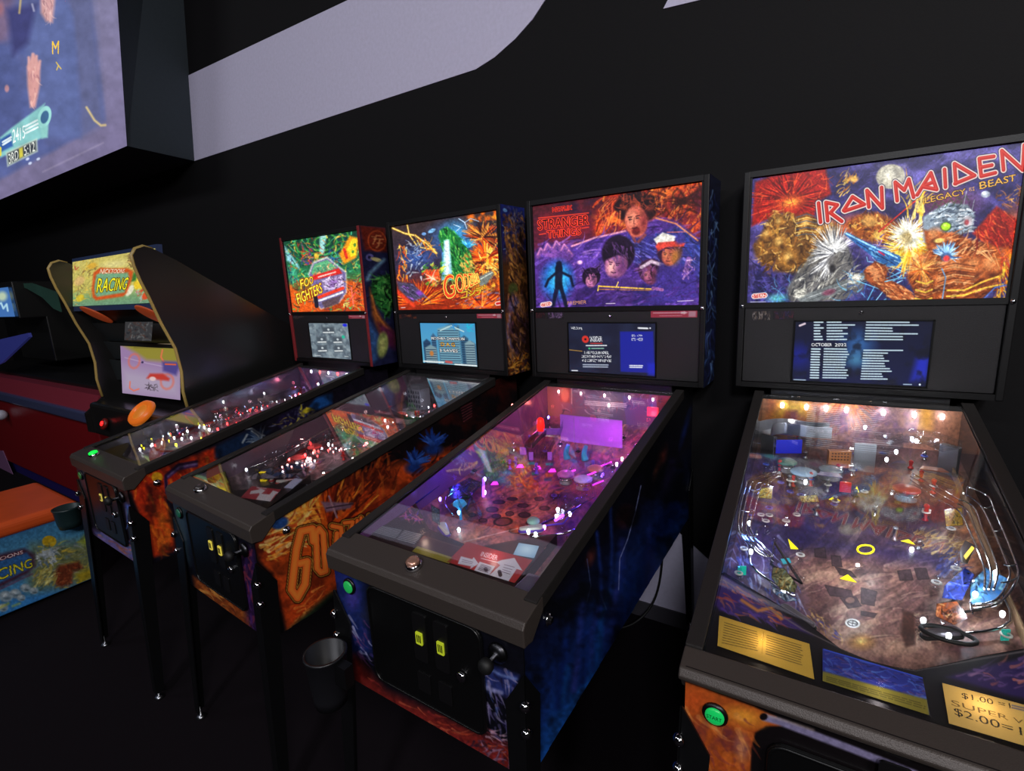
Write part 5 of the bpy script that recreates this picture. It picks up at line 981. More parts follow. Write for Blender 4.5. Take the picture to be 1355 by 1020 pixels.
def toys_strange(i,T,par):
    V=vw(430,490,2.823)
    common(i,par,M_('white flipper',(210,205,200)),M_('purple rubber',(90,50,170)),CLEAR,-34,(pf(i,*V(440,592),.012)[:2],pf(i,*V(800,600),.012)[:2]),.045)
    pur=M_('purple painted screen',(196,120,240),.5)
    upright(par,i,V(880,262),V(1110,292),.098,pur,.004,.012,name='folding_screen',label='large purple folding screen'); 
    q=MB(); a=np.array(pf(i,*V(932,270),.012)); q.box(a[0]-.001,a[0]+.001,a[1]-.003,a[1],a[2],a[2]+.098); q.build('screen_fold',M_('pale purple',(196,150,230)),par)
    upright(par,i,V(790,242),V(880,240),.024,pur,.004,.03,name='purple_gate',label='purple gate across the ramp')
    for a_,b_ in ((V(728,315),V(752,315)),(V(762,335),V(778,335)),(V(832,335),V(848,335))): upright(par,i,a_,b_,.028,pur,.004,name='purple_post')
    ramp(par,i,[(*V(800,330),.0),(*V(825,290),.02),(*V(850,245),.05),(*V(865,200),.07)],.055,CLEAR,.025,'clear_ramp'); ramp(par,i,[(*V(760,290),.03),(*V(790,260),.03),(*V(820,235),.03)],.03,STEEL,.02,'steel_ramp')
    p=pf(i,*V(805,195),.075); q=MB(); q.lathe(p,[(.014,-.03),(.014,0),(.012,.012),(.006,.018),(.001,.02)],16); q.build('red_beacon',M_('red beacon',(255,30,20),.3,emit=2.5),par,label='glowing red beacon dome')
    p=pf(i,*V(1225,150),.09); q=MB(); q.box(p[0]-.02,p[0]+.02,p[1]-.004,p[1]+.004,p[2]-.02,p[2]+.012); q.build('red_lamp_box',M_('red box',(230,40,50),.3,emit=.9),par,label='red lit box')
    for x,y in ((905,300),(972,305)): p=pf(i,*V(x,y+30),0); q=MB(); q.tube(bez([(p[0],p[1],p[2]),(p[0]-.004,p[1],p[2]+.02),(p[0]+.003,p[1]+.004,p[2]+.05)]),[.012,.012,.012,.011,.010,.010,.009,.009,.008,.008,.007,.007,.006][:13],10); q.build('teal_pillar',M_('teal pillar',(60,150,170),.4),par)
    # right side lane, ramps and lamps
    ramp(par,i,[(*V(850,540),.05),(*V(900,500),.055),(*V(960,480),.06),(*V(1040,420),.065),(*V(1090,350),.07)],.045,CLEAR,.02,'clear_ramp'); ramp(par,i,[(*V(560,560),.05),(*V(520,470),.055),(*V(600,410),.06),(*V(660,360),.065)],.04,CLEAR,.02,'clear_ramp')
    wire(par,i,[(*V(460,470),.06),(*V(540,420),.06),(*V(560,440),.05),(*V(470,500),.05)],.0018); wire(par,i,[(*V(880,560),.05),(*V(960,500),.06),(*V(1010,470),.06)],.0018)
    bumper(par,pf(i,*V(780,600),0),M_('cap pale green',(150,190,180),.25),.017); bumper(par,pf(i,*V(965,440),0),M_('cap violet white',(200,180,220),.25),.028); bumper(par,pf(i,*V(900,420),0),M_('cap pink',(200,100,190),.3),.026); bumper(par,pf(i,*V(1010,400),0),M_('cap orange',(220,120,80),.3),.026)
    p=pf(i,*V(505,520),.03); q=MB(); q.lathe((p[0],p[1],pz(p[1])),[(.004,0),(.004,.03),(.012,.04),(.02,.046),(.014,.056),(.002,.06)],12); q.build('blue_flower_toy',M_('cyan toy',(60,160,230),.3,emit=.4),par,label='small blue flower-shaped toy')
    plastic(par,i,[V(460,440),V(540,400),V(590,420),V(540,480),V(470,480)],.045,M_('smoky violet plastic',(60,40,90))); plastic(par,i,[V(300,450),V(390,410),V(430,430),V(340,500)],.03,M_('indigo plastic',(40,30,170))); plastic(par,i,[V(395,500),V(430,520),V(430,580),V(400,560)],.03,M_('sage plastic',(110,120,120)))
    plastic(par,i,[V(430,585),V(455,590),V(475,612),V(452,608)],.02,WHITER); plastic(par,i,[V(900,620),V(935,625),V(950,650),V(905,655)],.02,M_('tan plastic',(220,160,90)))
    mag=M_('magenta lit insert',(255,60,240),.4,emit=1.6)
    for x,y in ((633,422),(728,358),(793,364),(848,374)): plastic(par,i,[V(x-14,y+6),V(x-4,y-6),V(x+10,y-6),V(x+15,y+5)],.004,mag,.001,'arrow_insert',label='lit magenta insert')
    for x,y in ((915,380),(1000,384),(1050,350),(1020,420)): q=MB(); a=np.array(pf(i,*V(x-20,y+8),.03)); b=np.array(pf(i,*V(x+20,y-8),.03)); q.tube([a,b],.003,6); q.build('light_strip',mag,par)
    vio=M_('violet led bar',(150,70,255),.3,emit=5); 
    for x0,y0,x1,y1,h in ((592,470,592,405,.03),(860,560,890,540,.04)): q=MB(); q.tube([pf(i,*V(x0,y0),h),pf(i,*V(x1,y1),h+.02)],.004,7); q.build('light_strip',vio,par)
    for x,y,h,c in ((597,405,.05,(235,220,255)),(597,455,.02,(200,200,255)),(500,530,.03,(120,200,255)),(500,595,.01,(190,240,255)),(760,602,.03,(220,240,255)),(787,612,.03,(220,250,240)),(870,520,.06,(230,240,255)),(865,545,.05,(210,220,255)),(820,585,.02,(230,120,255)),(915,535,.05,(230,230,255)),(888,75,.1,(255,150,140)),(1060,130,.1,(255,240,240)),(1110,330,.05,(255,210,200)),(1090,350,.04,(240,230,255)),(430,480,.03,(110,90,255)),(700,130,.08,(255,120,110)),(835,175,.08,(120,110,255))): bulb(par,pf(i,*V(x,y),h),c,14,.0044)
    for x in (-.2,-.1,0,.1,.19): bulb(par,(x,1.085,gz(1.085)-.022),(255,220,220),10,.0045)
    R=random.Random(9)
    for k in range(34): x=R.uniform(-.24,.22); y=R.uniform(.5,1.05); post(par,(x,y),R.uniform(.02,.035),R.choice([RUBBER,M_('purple rubber',(90,50,170)),None]),R.choice([CLEAR,CHROME,M_('violet post',(120,70,220)),CLEAR]))
    for x,y,w,c in ((-.2,.40,.12,(70,50,255)),(-.2,.55,.10,(120,60,255)),(.2,.42,.13,(90,60,255)),(.2,.58,.12,(120,70,255)),(-.15,.33,.05,(90,180,255)),(0,.36,.07,(255,170,150)),(0,.55,.06,(255,120,140)),(0,.75,.12,(210,60,220)),(.14,.8,.14,(230,90,230)),(-.18,.85,.10,(230,80,160)),(.0,1.03,.14,(255,190,180)),(-.2,1.03,.12,(255,120,110)),(.2,1.0,.14,(255,90,110)),(.1,.9,.16,(190,110,255))): glow(i,par,x,y,pz(y)+.075,c,w*S_L*1.8,.008)
    glow(i,par,-.12,.17,pz(.17)+.052,(255,215,190),.035,.008); glow(i,par,.1,.17,pz(.17)+.052,(255,215,200),.03,.008)  # extra bulbless glows, added to lift the dim apron cards
    def paint(A):
        A.view(430,490,2.823); A.fill((52,34,34)); A.S([(240,560),(330,480),(385,590),(560,660),(860,610)],8,(96,60,56))
        A.G([(250,548),(326,500),(362,568)],(60,20,60),1,2); A.busy([(250,548),(326,500),(362,568)],[(220,80,190),(240,140,90),(110,60,200),(250,120,160)],40,26,5,None,3,.95)
        A.G([(370,620),(520,665),(490,700),(330,655)],(72,38,36),1,4); A.S([(330,655),(370,620),(520,665)],3,(110,80,70))
    pts=[(*V(232,562),),(*V(330,478),),(*V(388,592),),(*V(470,628),),(*V(556,662),),(*V(700,636),),(*V(866,612),)]
    L=[pf(i,*p,.03) for p in pts]; L+=[(.262,L[-1][1],pz(L[-1][1])+.03)] if False else []
    L=L+[(.20,.076,pz(.076)+.03),(-.262,.076,pz(.076)+.03)]
    poly=[tuple(float(c) for c in proj(l2w(i,p))) for p in L]; ap=apron(i,par,poly,.03,paint,(260,170))
    A=card(i,.033,V(200,572),V(368,612),V(166,608),90,50); A.view(430,490,2.823); A.fill((40,40,46)); A.lines([(210,580),(290,596),(262,628),(180,605)],7,(170,172,180),2.5,3,.95,gap=-.01); A.lines([(298,596),(362,612),(335,650),(268,632)],7,(170,172,180),2.5,5,.95,gap=-.01); A.build('instruction_card',art_mat('dark card'),ap,label='dark instruction card with white print')
    A=card(i,.033,V(345,656),V(482,700),V(325,676),60,14); A.fill((150,140,50)); A.build('yellow_strip',art_mat('yellow strip'),ap)
    A=card(i,.033,V(530,640),V(775,708),V(455,715),200,110); A.view(430,490,2.823); A.fill((176,48,44)); W=(214,214,228)
    A.T('INSIDER',[(588,676),(648,692),(642,710),(580,693)],W); A.lines([(584,700),(640,714),(640,718),(584,704)],1,W,3,2,1)
    A.G([(508,694),(550,705),(556,697),(574,722),(542,742),(545,732),(496,722)],W); A.G([(578,714),(636,732),(612,768),(556,748)],W); A.S([(600,742),(602,744)],14,(60,44,60)); A.lines([(585,722),(625,735),(608,757),(570,745)],6,(90,70,84),2,3,.9)
    A.G([(660,708),(708,700),(738,748),(716,742),(684,790),(610,768),(654,728),(640,716)],W); A.S([(652,752),(655,764)],14,(40,24,34)); A.lines([(672,720),(712,730),(690,765),(660,755)],4,(110,90,110),2,6,.9); A.lines([(515,704),(556,714),(552,726),(510,716)],2,(110,90,110),2,7,.9)
    A.G([(640,648),(680,655),(685,648),(712,668),(680,682),(678,674),(640,662)],W); A.build('promotion_card',art_mat('red card'),ap,label='red card with white arrows')
    A=card(i,.034,V(724,644),V(800,656),V(703,688),40,30); A.fill((120,160,200)); A.x=A.u;A.y=A.v; A.E(.5,.4,.8,.9,(190,220,240),0,.9); A.build('small_display',art_mat('small display',emit=.75),ap,label='small pale blue screen')
    q=MB(); z=pz(.1)+.02; q.box(.205,.255,.078,.16,z,z+.02); q.build('plunger_gauge',M_('grey gauge',(70,70,90),.3),par,bevel=.004)
def scatter(i,par,R,n,y0,y1,mats,rub):
    for k in range(n): post(par,(R.uniform(-.23,.23),R.uniform(y0,y1)),R.uniform(.025,.05),R.choice(rub),R.choice(mats))
def toys_green(i,T,par):
    V=vw(220,480,2.833); R=random.Random(12)
    common(i,par,M_('white flipper',(210,205,200)),M_('red rubber',(180,40,40)),M_('smoke plastic',(90,80,90)))
    scatter(i,par,R,46,.45,1.05,[CLEAR,CHROME,STEEL,M_('red post',(190,40,40))],[None,WHITER,M_('red rubber',(180,40,40))])
    # city block tower at the back
    p=pf(i,*V(950,170),0)
    q=MB(); q.box(p[0]-.045,p[0]+.045,p[1]-.03,p[1]+.03,p[2],p[2]+.10); q.box(p[0]-.03,p[0]+.03,p[1]-.02,p[1]+.02,p[2]+.10,p[2]+.115); tw=q.build('toy_building',M_('building grey',(110,112,124),.6),par,bevel=.001,label='grey model building')
    q=MB()
    for a in range(5):
        for b in range(4): q.box(p[0]-.036+.016*a,p[0]-.028+.016*a,p[1]-.0315,p[1]-.0295,p[2]+.012+.022*b,p[2]+.024+.022*b)
    for a in range(3):
        for b in range(4): q.box(p[0]-.0465,p[0]-.0445,p[1]-.022+.017*a,p[1]-.014+.017*a,p[2]+.012+.022*b,p[2]+.024+.022*b)
    q.build('building_windows',M_('dark window',(50,56,70),.2),tw)
    for pts,m in (([(640,330,.03),(760,300,.05),(900,240,.06),(1000,180,.06)],CLEAR),([(300,420,.03),(420,350,.05),(540,300,.06),(700,260,.06)],CLEAR),([(820,190,.06),(880,220,.06),(990,230,.05)],STEEL)): ramp(par,i,[(*V(x,y),h) for x,y,h in pts],.05,m,.02,'clear_ramp' if m is CLEAR else 'steel_ramp')
    for x,y in ((500,380),(560,340),(830,230),(880,215)): bumper(par,pf(i,*V(x,y),0),M_('cap red white',(220,80,80),.3),.028)
    for pts in ([(310,395,.05),(440,340,.06),(600,250,.06),(660,230,.05)],[(600,180,.06),(610,260,.04)],[(660,330,.06),(760,290,.07),(1000,170,.07)]): wire(par,i,[(*V(x,y),h) for x,y,h in pts],.0022)
    for x,y,h,c in ((455,385,.03,(255,220,220)),(490,378,.03,(235,240,255)),(520,345,.04,(255,60,60)),(555,330,.04,(255,70,60)),(540,300,.04,(255,50,50)),(608,305,.05,(240,245,255)),(460,360,.02,(255,90,90)),(485,400,.02,(190,200,255)),(820,215,.05,(240,245,255)),(900,205,.05,(240,245,255)),(865,190,.06,(230,240,255)),(1005,160,.05,(255,60,60)),(830,240,.03,(240,245,255)),(540,360,.03,(255,170,170)),(300,400,.02,(240,240,255)),(590,415,.01,(255,230,220)),(700,360,.02,(255,230,220))): bulb(par,pf(i,*V(x,y),h),c,16,.0042)
    for k in range(40):
        t=R.random(); x,y=(430+t*230,405-t*100) if k%3 else (800+t*220,235-t*70); bulb(par,pf(i,*V(x,y+R.uniform(-18,18)),R.uniform(.01,.05)),R.choice([(240,240,255),(255,80,80),(255,160,160),(235,240,255)]),8,.003)
    upright(par,i,V(352,445),V(372,445),.035,M_('yellow post lit',(240,210,30),.4,emit=.8),.01,name='yellow_target',label='lit yellow target')
    plastic(par,i,[V(300,440),V(350,400),V(450,380),V(560,370),V(470,430)],.03,M_('smoke plastic',(90,80,90))); plastic(par,i,[V(360,440),V(430,400),V(600,360),V(520,430)],.02,M_('mauve plastic',(120,90,110)))
    upright(par,i,V(1055,110),V(1140,120),.02,M_('white letters',(220,224,235),.4,emit=.35),.003,.06,name='lit_sign')
    for x,y,w,c in ((-.1,.42,.07,(255,225,225)),(.1,.45,.07,(255,230,230)),(0,.6,.09,(255,120,120)),(-.15,.75,.08,(255,200,200)),(.12,.78,.09,(240,240,255)),(0,.95,.12,(235,240,255)),(.17,.98,.08,(255,150,150)),(-.17,1.0,.05,(230,235,255))): glow(i,par,x,y,pz(y)+.075,c,w*S_L*1.9,.008)
    def paint(A):
        A.view(220,480,2.833); A.fill((40,32,30)); A.G([(85,430),(200,375),(215,400),(242,490),(230,492)],(220,196,40),1,2); A.busy([(85,430),(205,378),(242,490),(200,480)],[(250,230,60),(170,60,30),(190,170,40),(60,90,50)],70,30,6,40,3,.9)
    pts=[V(86,424),V(208,366),V(248,478),V(300,475),V(420,452),V(540,420)]
    L=[pf(i,*p,.03) for p in pts]+[(.20,.076,pz(.076)+.03),(-.262,.076,pz(.076)+.03)]
    poly=[tuple(float(c) for c in proj(l2w(i,p))) for p in L]; ap=apron(i,par,poly,.03,paint,(220,150))
    A=card(i,.033,V(320,462),V(430,475),V(278,505),90,60); A.view(220,480,2.833); A.fill((176,60,70)); W=(226,214,222); A.G([(318,480),(350,474),(345,468),(372,478),(350,496),(348,488),(312,492)],W); A.G([(352,490),(392,494),(376,520),(336,512)],W); A.G([(400,478),(424,486),(410,492),(388,522),(366,516),(392,488)],W); A.T('INSIDER',[(340,463),(378,466),(376,474),(338,471)],W); A.build('promotion_card',art_mat('red card 2'),ap,label='red card with white arrows')
    A=card(i,.034,V(480,433),V(512,436),V(440,468),30,30); A.fill((150,150,180)); A.build('small_display',art_mat('small display 2',emit=.6),ap,label='small pale screen')
def toys_foo(i,T,par):
    V=vw(140,480,3.985); R=random.Random(21)
    common(i,par,M_('white flipper',(210,205,200)),M_('red rubber',(180,40,40)),M_('blue plastic',(60,90,190)))
    scatter(i,par,R,60,.35,1.06,[CLEAR,CHROME,STEEL,M_('red post',(190,40,40)),M_('white post',(220,220,230))],[None,WHITER,M_('red rubber',(180,40,40))])
    for pts,m in (([(300,400,.03),(440,340,.05),(600,290,.06),(760,230,.06)],CLEAR),([(560,330,.03),(720,270,.06),(880,200,.06),(1060,130,.06)],CLEAR),([(820,200,.06),(900,190,.06),(1000,150,.05)],STEEL)): ramp(par,i,[(*V(x,y),h) for x,y,h in pts],.05,m,.02,'clear_ramp' if m is CLEAR else 'steel_ramp')
    for x,y,c in ((560,340,'r'),(640,310,'r'),(900,200,'b'),(1000,160,'r')): bumper(par,pf(i,*V(x,y),0),M_('cap red white',(220,80,80),.3) if c=='r' else M_('cap blue',(70,120,200),.3),.03)
    plastic(par,i,[V(545,250),V(690,225),V(720,240),V(560,270)],.05,M_('red lit plastic',(220,50,60),.4,emit=.3)); plastic(par,i,[V(160,440),V(210,400),V(260,390),V(230,430)],.03,M_('pale print plastic',(200,200,220)))
    for a,b in ((500,240),(820,190),(980,150),(1120,90),(870,180)): p=pf(i,*V(a,b+60),0); q=MB(); q.cyl((p[0],p[1],p[2]),(p[0],p[1],p[2]+.06),.004,8); q.build('metal_post',CHROME,par)
    W=(240,246,255);RD=(255,60,60);YL=(240,230,40)
    for x,y,h,c in ((180,455,.01,W),(245,430,.02,W),(290,430,.02,W),(360,395,.03,W),(400,400,.03,W),(450,395,.03,W),(430,360,.04,W),(545,352,.03,W),(590,350,.03,RD),(640,320,.03,RD),(690,320,.02,RD),(620,205,.07,(255,255,235)),(835,160,.06,W),(870,185,.05,(140,220,255)),(905,185,.04,W),(965,155,.05,W),(1000,170,.04,(255,120,200)),(370,432,.01,YL),(505,400,.01,YL),(520,340,.04,W),(1120,110,.05,W),(1100,150,.03,(130,130,255)),(1200,80,.05,(150,220,230)),(760,250,.05,RD),(820,240,.03,W)): bulb(par,pf(i,*V(x,y),h),c,18,.0045)
    for k in range(64):
        t=R.random(); bulb(par,pf(i,*V(170+t*860,452-t*300+R.uniform(-26,16)),R.uniform(.012,.05)),R.choice([W,W,(190,225,255),RD,(255,200,150),W,YL]) if t<.5 else R.choice([W,RD,RD,(255,150,190),(160,220,255)]),9,.0032)
    for k,x in enumerate((-.12,-.04,.04,.12,.2)): bulb(par,(x,1.085,gz(1.085)-.02),RD if k in (1,3) else W,16,.006)
    for x,y,w,c in ((-.1,.35,.09,(240,240,255)),(.12,.38,.09,(240,245,255)),(0,.5,.10,(255,200,200)),(.1,.62,.10,(255,90,90)),(-.1,.7,.10,(255,200,220)),(.12,.82,.12,(190,210,255)),(0,.95,.14,(190,170,255)),(.18,1.03,.12,(170,170,255)),(-.18,1.0,.10,(255,120,140))): glow(i,par,x,y,pz(y)+.075,c,w*S_L*2.4,.008)
    def paint(A):
        A.view(140,480,3.985); A.fill((104,92,58)); A.G([(0,430),(110,430),(70,470),(0,500)],(120,96,50),1,6); A.G([(115,500),(280,470),(260,540),(120,545)],(150,140,110),1,4); A.lines([(180,490),(270,478),(262,520),(190,530)],5,(70,60,50),3,3,.9)
    L=[(-.262,.20,pz(.20)+.03),(-.20,.19,pz(.19)+.03),(-.08,.12,pz(.12)+.03),(.06,.12,pz(.12)+.03),(.20,.22,pz(.22)+.03),(.20,.076,pz(.076)+.03),(-.262,.076,pz(.076)+.03)]
    poly=[tuple(float(c) for c in proj(l2w(i,p))) for p in L]; apron(i,par,poly,.03,paint,(200,120))
S_L=1.0
BL_DARK=mat('dark mirror blade',(20,22,28),.12,spec=.8); BL_PUR=mat('violet blade',(110,70,120),.25,spec=.8); BL_STEEL=mat('mirror steel blade',(150,152,170),.22,.7); BL_GREY=mat('dark mauve blade',(104,84,104),.25,spec=.8)
PINK=[(190,60,80),(110,50,90),(220,200,210)]
STK=[(.20,.325,1.402,1.421,stk_red,(90,16))]
machine(0,'pinball_machine','red-trimmed pinball machine reading FOO FIGHTERS, nearest the racing game',dict(trim=mat('red trim',(132,40,44),.35),blade=BL_STEEL,tl_n=(210,150),tl_c=[(376.7,320),(470.5,308),(482.8,412.7),(389,414)],translite=tl_foo,
    dp_n=(100,70),dp_c=[(413.8,427.8),(466.9,426.7),(466.9,475.7),(414.4,472)],display=dp_foo,stickers=[(-.325,-.22,1.400,1.420,stk_art([(90,80,60),(60,60,90),(150,110,60)],31),(50,12)),(.19,.325,1.402,1.42,stk_red,(90,16))],
    side=side_foo,side_n=(420,200),front=front_foo,front_n=(150,110),bside=bside_foo,bside_n=(80,240),bside_c=[(470.5,300),(508,299),(521,482),(496,484)],pf_n=(200,420),playfield=pf_foo,rear=rear_plain([(90,80,130),(150,90,160),(60,60,110),(200,200,220)],5),rear_n=(110,30),toys=toys_foo,start_c=(60,120,60),start_e=.05,coin=(220,200,90),lb=(-.115,mat('green lit button',(20,220,70),.3,emit=1.1)),tl_e=1.1))
machine(1,'pinball_machine','pinball machine reading GODZILLA on its backglass, second from the left',dict(blade=BL_GREY,tl_n=(300,210),tl_c=[(520.4,298.4),(655.5,278),(663,409),(531,410.6)],translite=tl_green,
    dp_n=(150,100),dp_c=[(560,426),(633,427),(631,483),(559,479.4)],display=dp_green,stickers=[(-.325,-.20,1.398,1.420,stk_art([(110,40,30),(60,30,30),(170,90,50)],32),(50,12)),(.19,.33,1.400,1.42,stk_red,(90,16))],
    side=side_green,side_n=(520,260),front=front_green,front_n=(190,140),bside=bside_green,bside_n=(90,300),bside_c=[(659.5,271.7),(697,272),(704,498),(671,497.5)],pf_n=(260,460),playfield=pf_green,rear=rear_plain([(70,60,70),(110,100,110),(40,40,50),(150,140,150)],6),rear_n=(140,36),toys=toys_green,start_c=(30,90,70),start_e=.15,coin=(230,210,80),lb=(-.10,mat('dark domed button',(60,54,54),.2,spec=.8)),tl_e=1.15))
machine(2,'pinball_machine','pinball machine reading STRANGER THINGS with a violet lit playfield',dict(blade=BL_PUR,tl_n=(400,280),tl_c=[(706,270),(930.6,243),(927.6,406),(710.6,404)],translite=tl_strange,
    dp_n=(220,130),dp_c=[(756,426),(866.5,427),(864,496.5),(753,489)],display=dp_strange,stickers=[(-.33,-.285,1.398,1.421,stk_art([(110,30,40),(60,20,30)],33),(24,12)),(-.275,-.20,1.396,1.422,stk_art([(120,90,150),(40,30,60),(180,150,200)],34),(40,14)),(.16,.325,1.398,1.422,stk_red,(110,18))],
    side=side_strange,side_n=(420,240),front=front_strange,front_n=(300,210),bside=bside_strange,bside_n=(40,300),pf_n=(330,520),playfield=pf_strange,rear=rear_strange,rear_n=(260,70),toys=toys_strange,start_c=(30,150,70),start_e=.55,coin=(176,190,40),lb=(-.025,mat('copper button cap',(200,150,130),.25,.6)),tl_e=1.15))
machine(3,'pinball_machine','nearest pinball machine, reading IRON MAIDEN, at the right',dict(blade=BL_DARK,tl_n=(560,360),tl_c=[(992.7,231),(1353,192),(1339,395),(987.7,397)],translite=tl_iron,
    dp_n=(340,180),dp_c=[(1052.7,426.5),(1233.5,426.5),(1226.7,514),(1047.5,503.7)],display=dp_iron,stickers=[(-.31,-.255,1.382,1.412,stk_art([(150,130,110),(60,50,60),(200,190,180)],35),(30,16)),(-.245,-.185,1.385,1.412,stk_art([(60,40,110),(110,30,50),(30,20,60)],36),(30,16))],
    front=front_iron,front_n=(380,230),pf_n=(480,640),playfield=pf_iron,rear=rear_iron,rear_n=(380,110),toys=toys_iron,start_c=(20,190,90),start_e=.4,start_t='START',start_at=(-.23,.806),coin=(176,190,40),tl_e=1.15,rim=DOOR,door=(-.15,.21,.56,.80)))
# ------------------------------------------------------------------ the room
MURAL=mat('pale mural paint',(206,202,228),.6); BWALL=mat('black wall paint',(17,16,18),.7,bump=.15,bscale=120,spec=.2); CARPET=mat('black carpet',(22,17,22),.95,bump=1.,bscale=900,var=.5,spec=.1); GREEN=mat('dark green wall paint',(58,66,72),.7,spec=.2)
YW=1.12
def struct(b,name,m,bevel=0): return b.build(name,m,None,bevel,kind='structure')
b=MB(); b.box(-9,4,-5.5,YW+.2,-.1,0); struct(b,'floor',CARPET)
b=MB(); b.box(-9,4,-5.5,YW+.2,4.6,4.7); struct(b,'ceiling',BWALL)
b=MB(); b.box(-9,4,YW,YW+.15,0,4.6)
b.cur=1
def wp(px,py): p=on_plane(px,py,1,YW); return (p[0],YW-.004,p[2])
st=[wp(258,213),wp(630,92)]+[wp(x,y) for x,y in ((655,76),(682,52),(705,26),(722,0))]
top=wp(722,0); far=wp(250,100); r1=wp(462,0)
dirx=np.array(r1)-np.array(far); ext=np.array(r1)+dirx*.08
st+= [(top[0]+.04,YW-.004,top[2]+.12),tuple(ext),far]
b.prism(st,(0,.004,0))
b.prism([wp(878,12),wp(928,0),(wp(928,0)[0]+.5,YW-.004,wp(928,0)[2]+.25),(wp(900,-30)[0],YW-.004,wp(900,-30)[2])],(0,.004,0))
b.prism([(-.80,YW-.004,.07),(-.13,YW-.004,.07),(-.13,YW-.004,.30),(-.55,YW-.004,.62)],(0,.004,0))
struct(b,'wall_back',[BWALL,MURAL])
b=MB(); b.box(-9,4,YW-.012,YW,0,.075); struct(b,'baseboard_back',mat('dark grey baseboard',(64,62,70),.5))
b=MB(); b.box(-9.15,-9,-5.5,YW+.2,0,4.6); struct(b,'wall_left',BWALL)
b=MB(); b.box(4,4.15,-5.5,YW+.2,0,4.6); struct(b,'wall_right',BWALL)
b=MB(); b.box(-9,4,-5.65,-5.5,0,4.6); struct(b,'wall_front',BWALL)
# bulkhead that carries the projected picture
zb=wp(258,213)[2]; A0=on_plane(168,193,2,zb); YA=A0[1]; t0=on_plane(155,0,1,YA); k=(4.6-zb)/(t0[2]-zb)
xb,xt=A0[0],A0[0]+(t0[0]-A0[0])*k; w0=wp(258,213)[0]; w1=w0+(wp(250,100)[0]-w0)*(4.6-zb)/(wp(250,100)[2]-zb)
b=MB(); b.hexa([(-9,YA,zb),(xb,YA,zb),(w0,YW,zb),(-9,YW,zb)],[(-9,YA,4.6),(xt,YA,4.6),(w1,YW,4.6),(-9,YW,4.6)]); struct(b,'wall_bulkhead',GREEN)
C=[(0,265),(168,193),(155,0),(0,0)]
P=[on_plane(*p,1,YA-.006) for p in ((0,265),(168,193),(155,0))]
bx=P[1]; Utop=(P[2]-P[1]); O=P[2]+Utop*1.3-np.array([3.1,0,0]); U=np.array([3.1,0,0]); Vv=-(Utop*2.3)
A=Art(O,U,Vv,560,420)
A.view(0,0,3.518); A.fill((120,116,150)); A.grad([(0,(132,132,165)),(1,(112,104,138))])
pic=[(-900,-200),(420,-200),(425,0),(460,300),(487,560),(370,635),(0,835),(-900,1300)]
A.G(pic,(84,92,140),1,6); A.clouds(120,(78,92,150),.4,.7,.8,3,pic); A.G([(300,-100),(425,-100),(470,400),(487,570),(380,640),(350,300)],(92,96,134),.9,14)
A.G([(-200,-100),(90,-100),(20,200),(0,260),(-200,260)],(110,90,120),.9,14); A.E(10,120,70,110,(120,100,130),0,.7,.8)
A.G([(150,80),(190,20),(300,-10),(340,60),(365,400),(375,640),(200,640),(130,500),(122,240)],(88,100,150),1,8); A.G([(-200,180),(30,200),(90,300),(110,700),(-200,900)],(76,86,136),1,10); A.G([(30,40),(170,20),(130,200),(60,260)],(58,60,110),1,10)
A.G([(185,-60),(262,-60),(245,105),(215,100),(190,60)],(196,150,150),1,5); A.busy([(190,-20),(255,-20),(240,95),(210,80)],[(150,110,120),(220,180,176)],20,40,9,80,4,.8)
A.G([(125,310),(150,255),(160,252),(188,300),(185,400),(165,500),(140,500),(128,400)],(206,150,146),1,4); 
for q in ([(136,320),(134,268)],[(150,310),(153,252)],[(165,310),(170,262)],[(178,320),(186,285)]): A.S(q,12,(214,160,156),1,3)
A.busy([(128,310),(186,310),(170,480),(140,480)],[(230,180,170),(160,110,120)],16,40,8,80,5,.7); A.E(32,412,14,22,(176,130,140),0,.5); A.E(0,40,26,50,(150,100,110),0,.7,.8)
A.T('M',[(242,192),(275,190),(273,250),(243,252)],(240,196,50)); A.S([(262,290),(272,305),(264,325)],5,(210,180,80)); A.S([(272,305),(284,320)],5,(210,180,80)); A.S([(96,0),(90,60)],7,(220,190,110),.9,3); A.S([(150,20),(158,50)],6,(200,200,220),.9,3)
A.S([(403,500),(440,560),(470,584),(490,582)],8,(226,200,130),1,3)
A.G([(0,640),(0,735),(200,640),(220,600),(190,540),(210,480),(60,590)],(130,190,190),1,3); A.G([(0,650),(50,620),(60,680),(0,710)],(50,90,160),1,3); A.E(207,545,32,56,(150,210,205),15,.1); A.E(208,545,20,34,(60,100,140),15,.2); A.G([(190,600),(225,580),(222,640),(195,645)],(140,200,195),1,3)
A.T('24',[(58,605),(86,590),(88,650),(60,668)],(245,250,250)); A.T('15',[(92,595),(115,582),(117,640),(94,655)],(235,245,245)); A.lines([(118,580),(175,550),(177,600),(120,628)],3,(220,235,235),9,5,.9); A.lines([(12,655),(52,632),(52,655),(14,680)],2,(220,235,240),9,6,.95)
A.G([(28,710),(172,645),(175,705),(35,775)],(190,205,190),1,3); A.G([(34,715),(166,655),(169,700),(40,765)],(60,66,76),1,3); A.T('3RD',[(38,718),(84,696),(86,740),(42,764)],(225,230,220)); A.G([(88,692),(106,684),(108,728),(90,738)],(200,190,70),1,2); A.T('5:12',[(110,680),(160,658),(163,702),(113,726)],(225,230,220))
A.S([(0,690),(0,720)],14,(220,210,80)); 
for x,y in ((128,740),(140,760),(178,740)): A.E(x,y,12,8,(190,200,225),-30,.5)
A.S([(200,800),(480,665)],5,(150,140,168),.7,3); A.grain(40,.12)
o=A.build('projection_screen',art_mat('projected picture',emit=1.15,rough=.9),None); tag(o,'projected sports broadcast picture on the high bulkhead at upper left','projection screen')
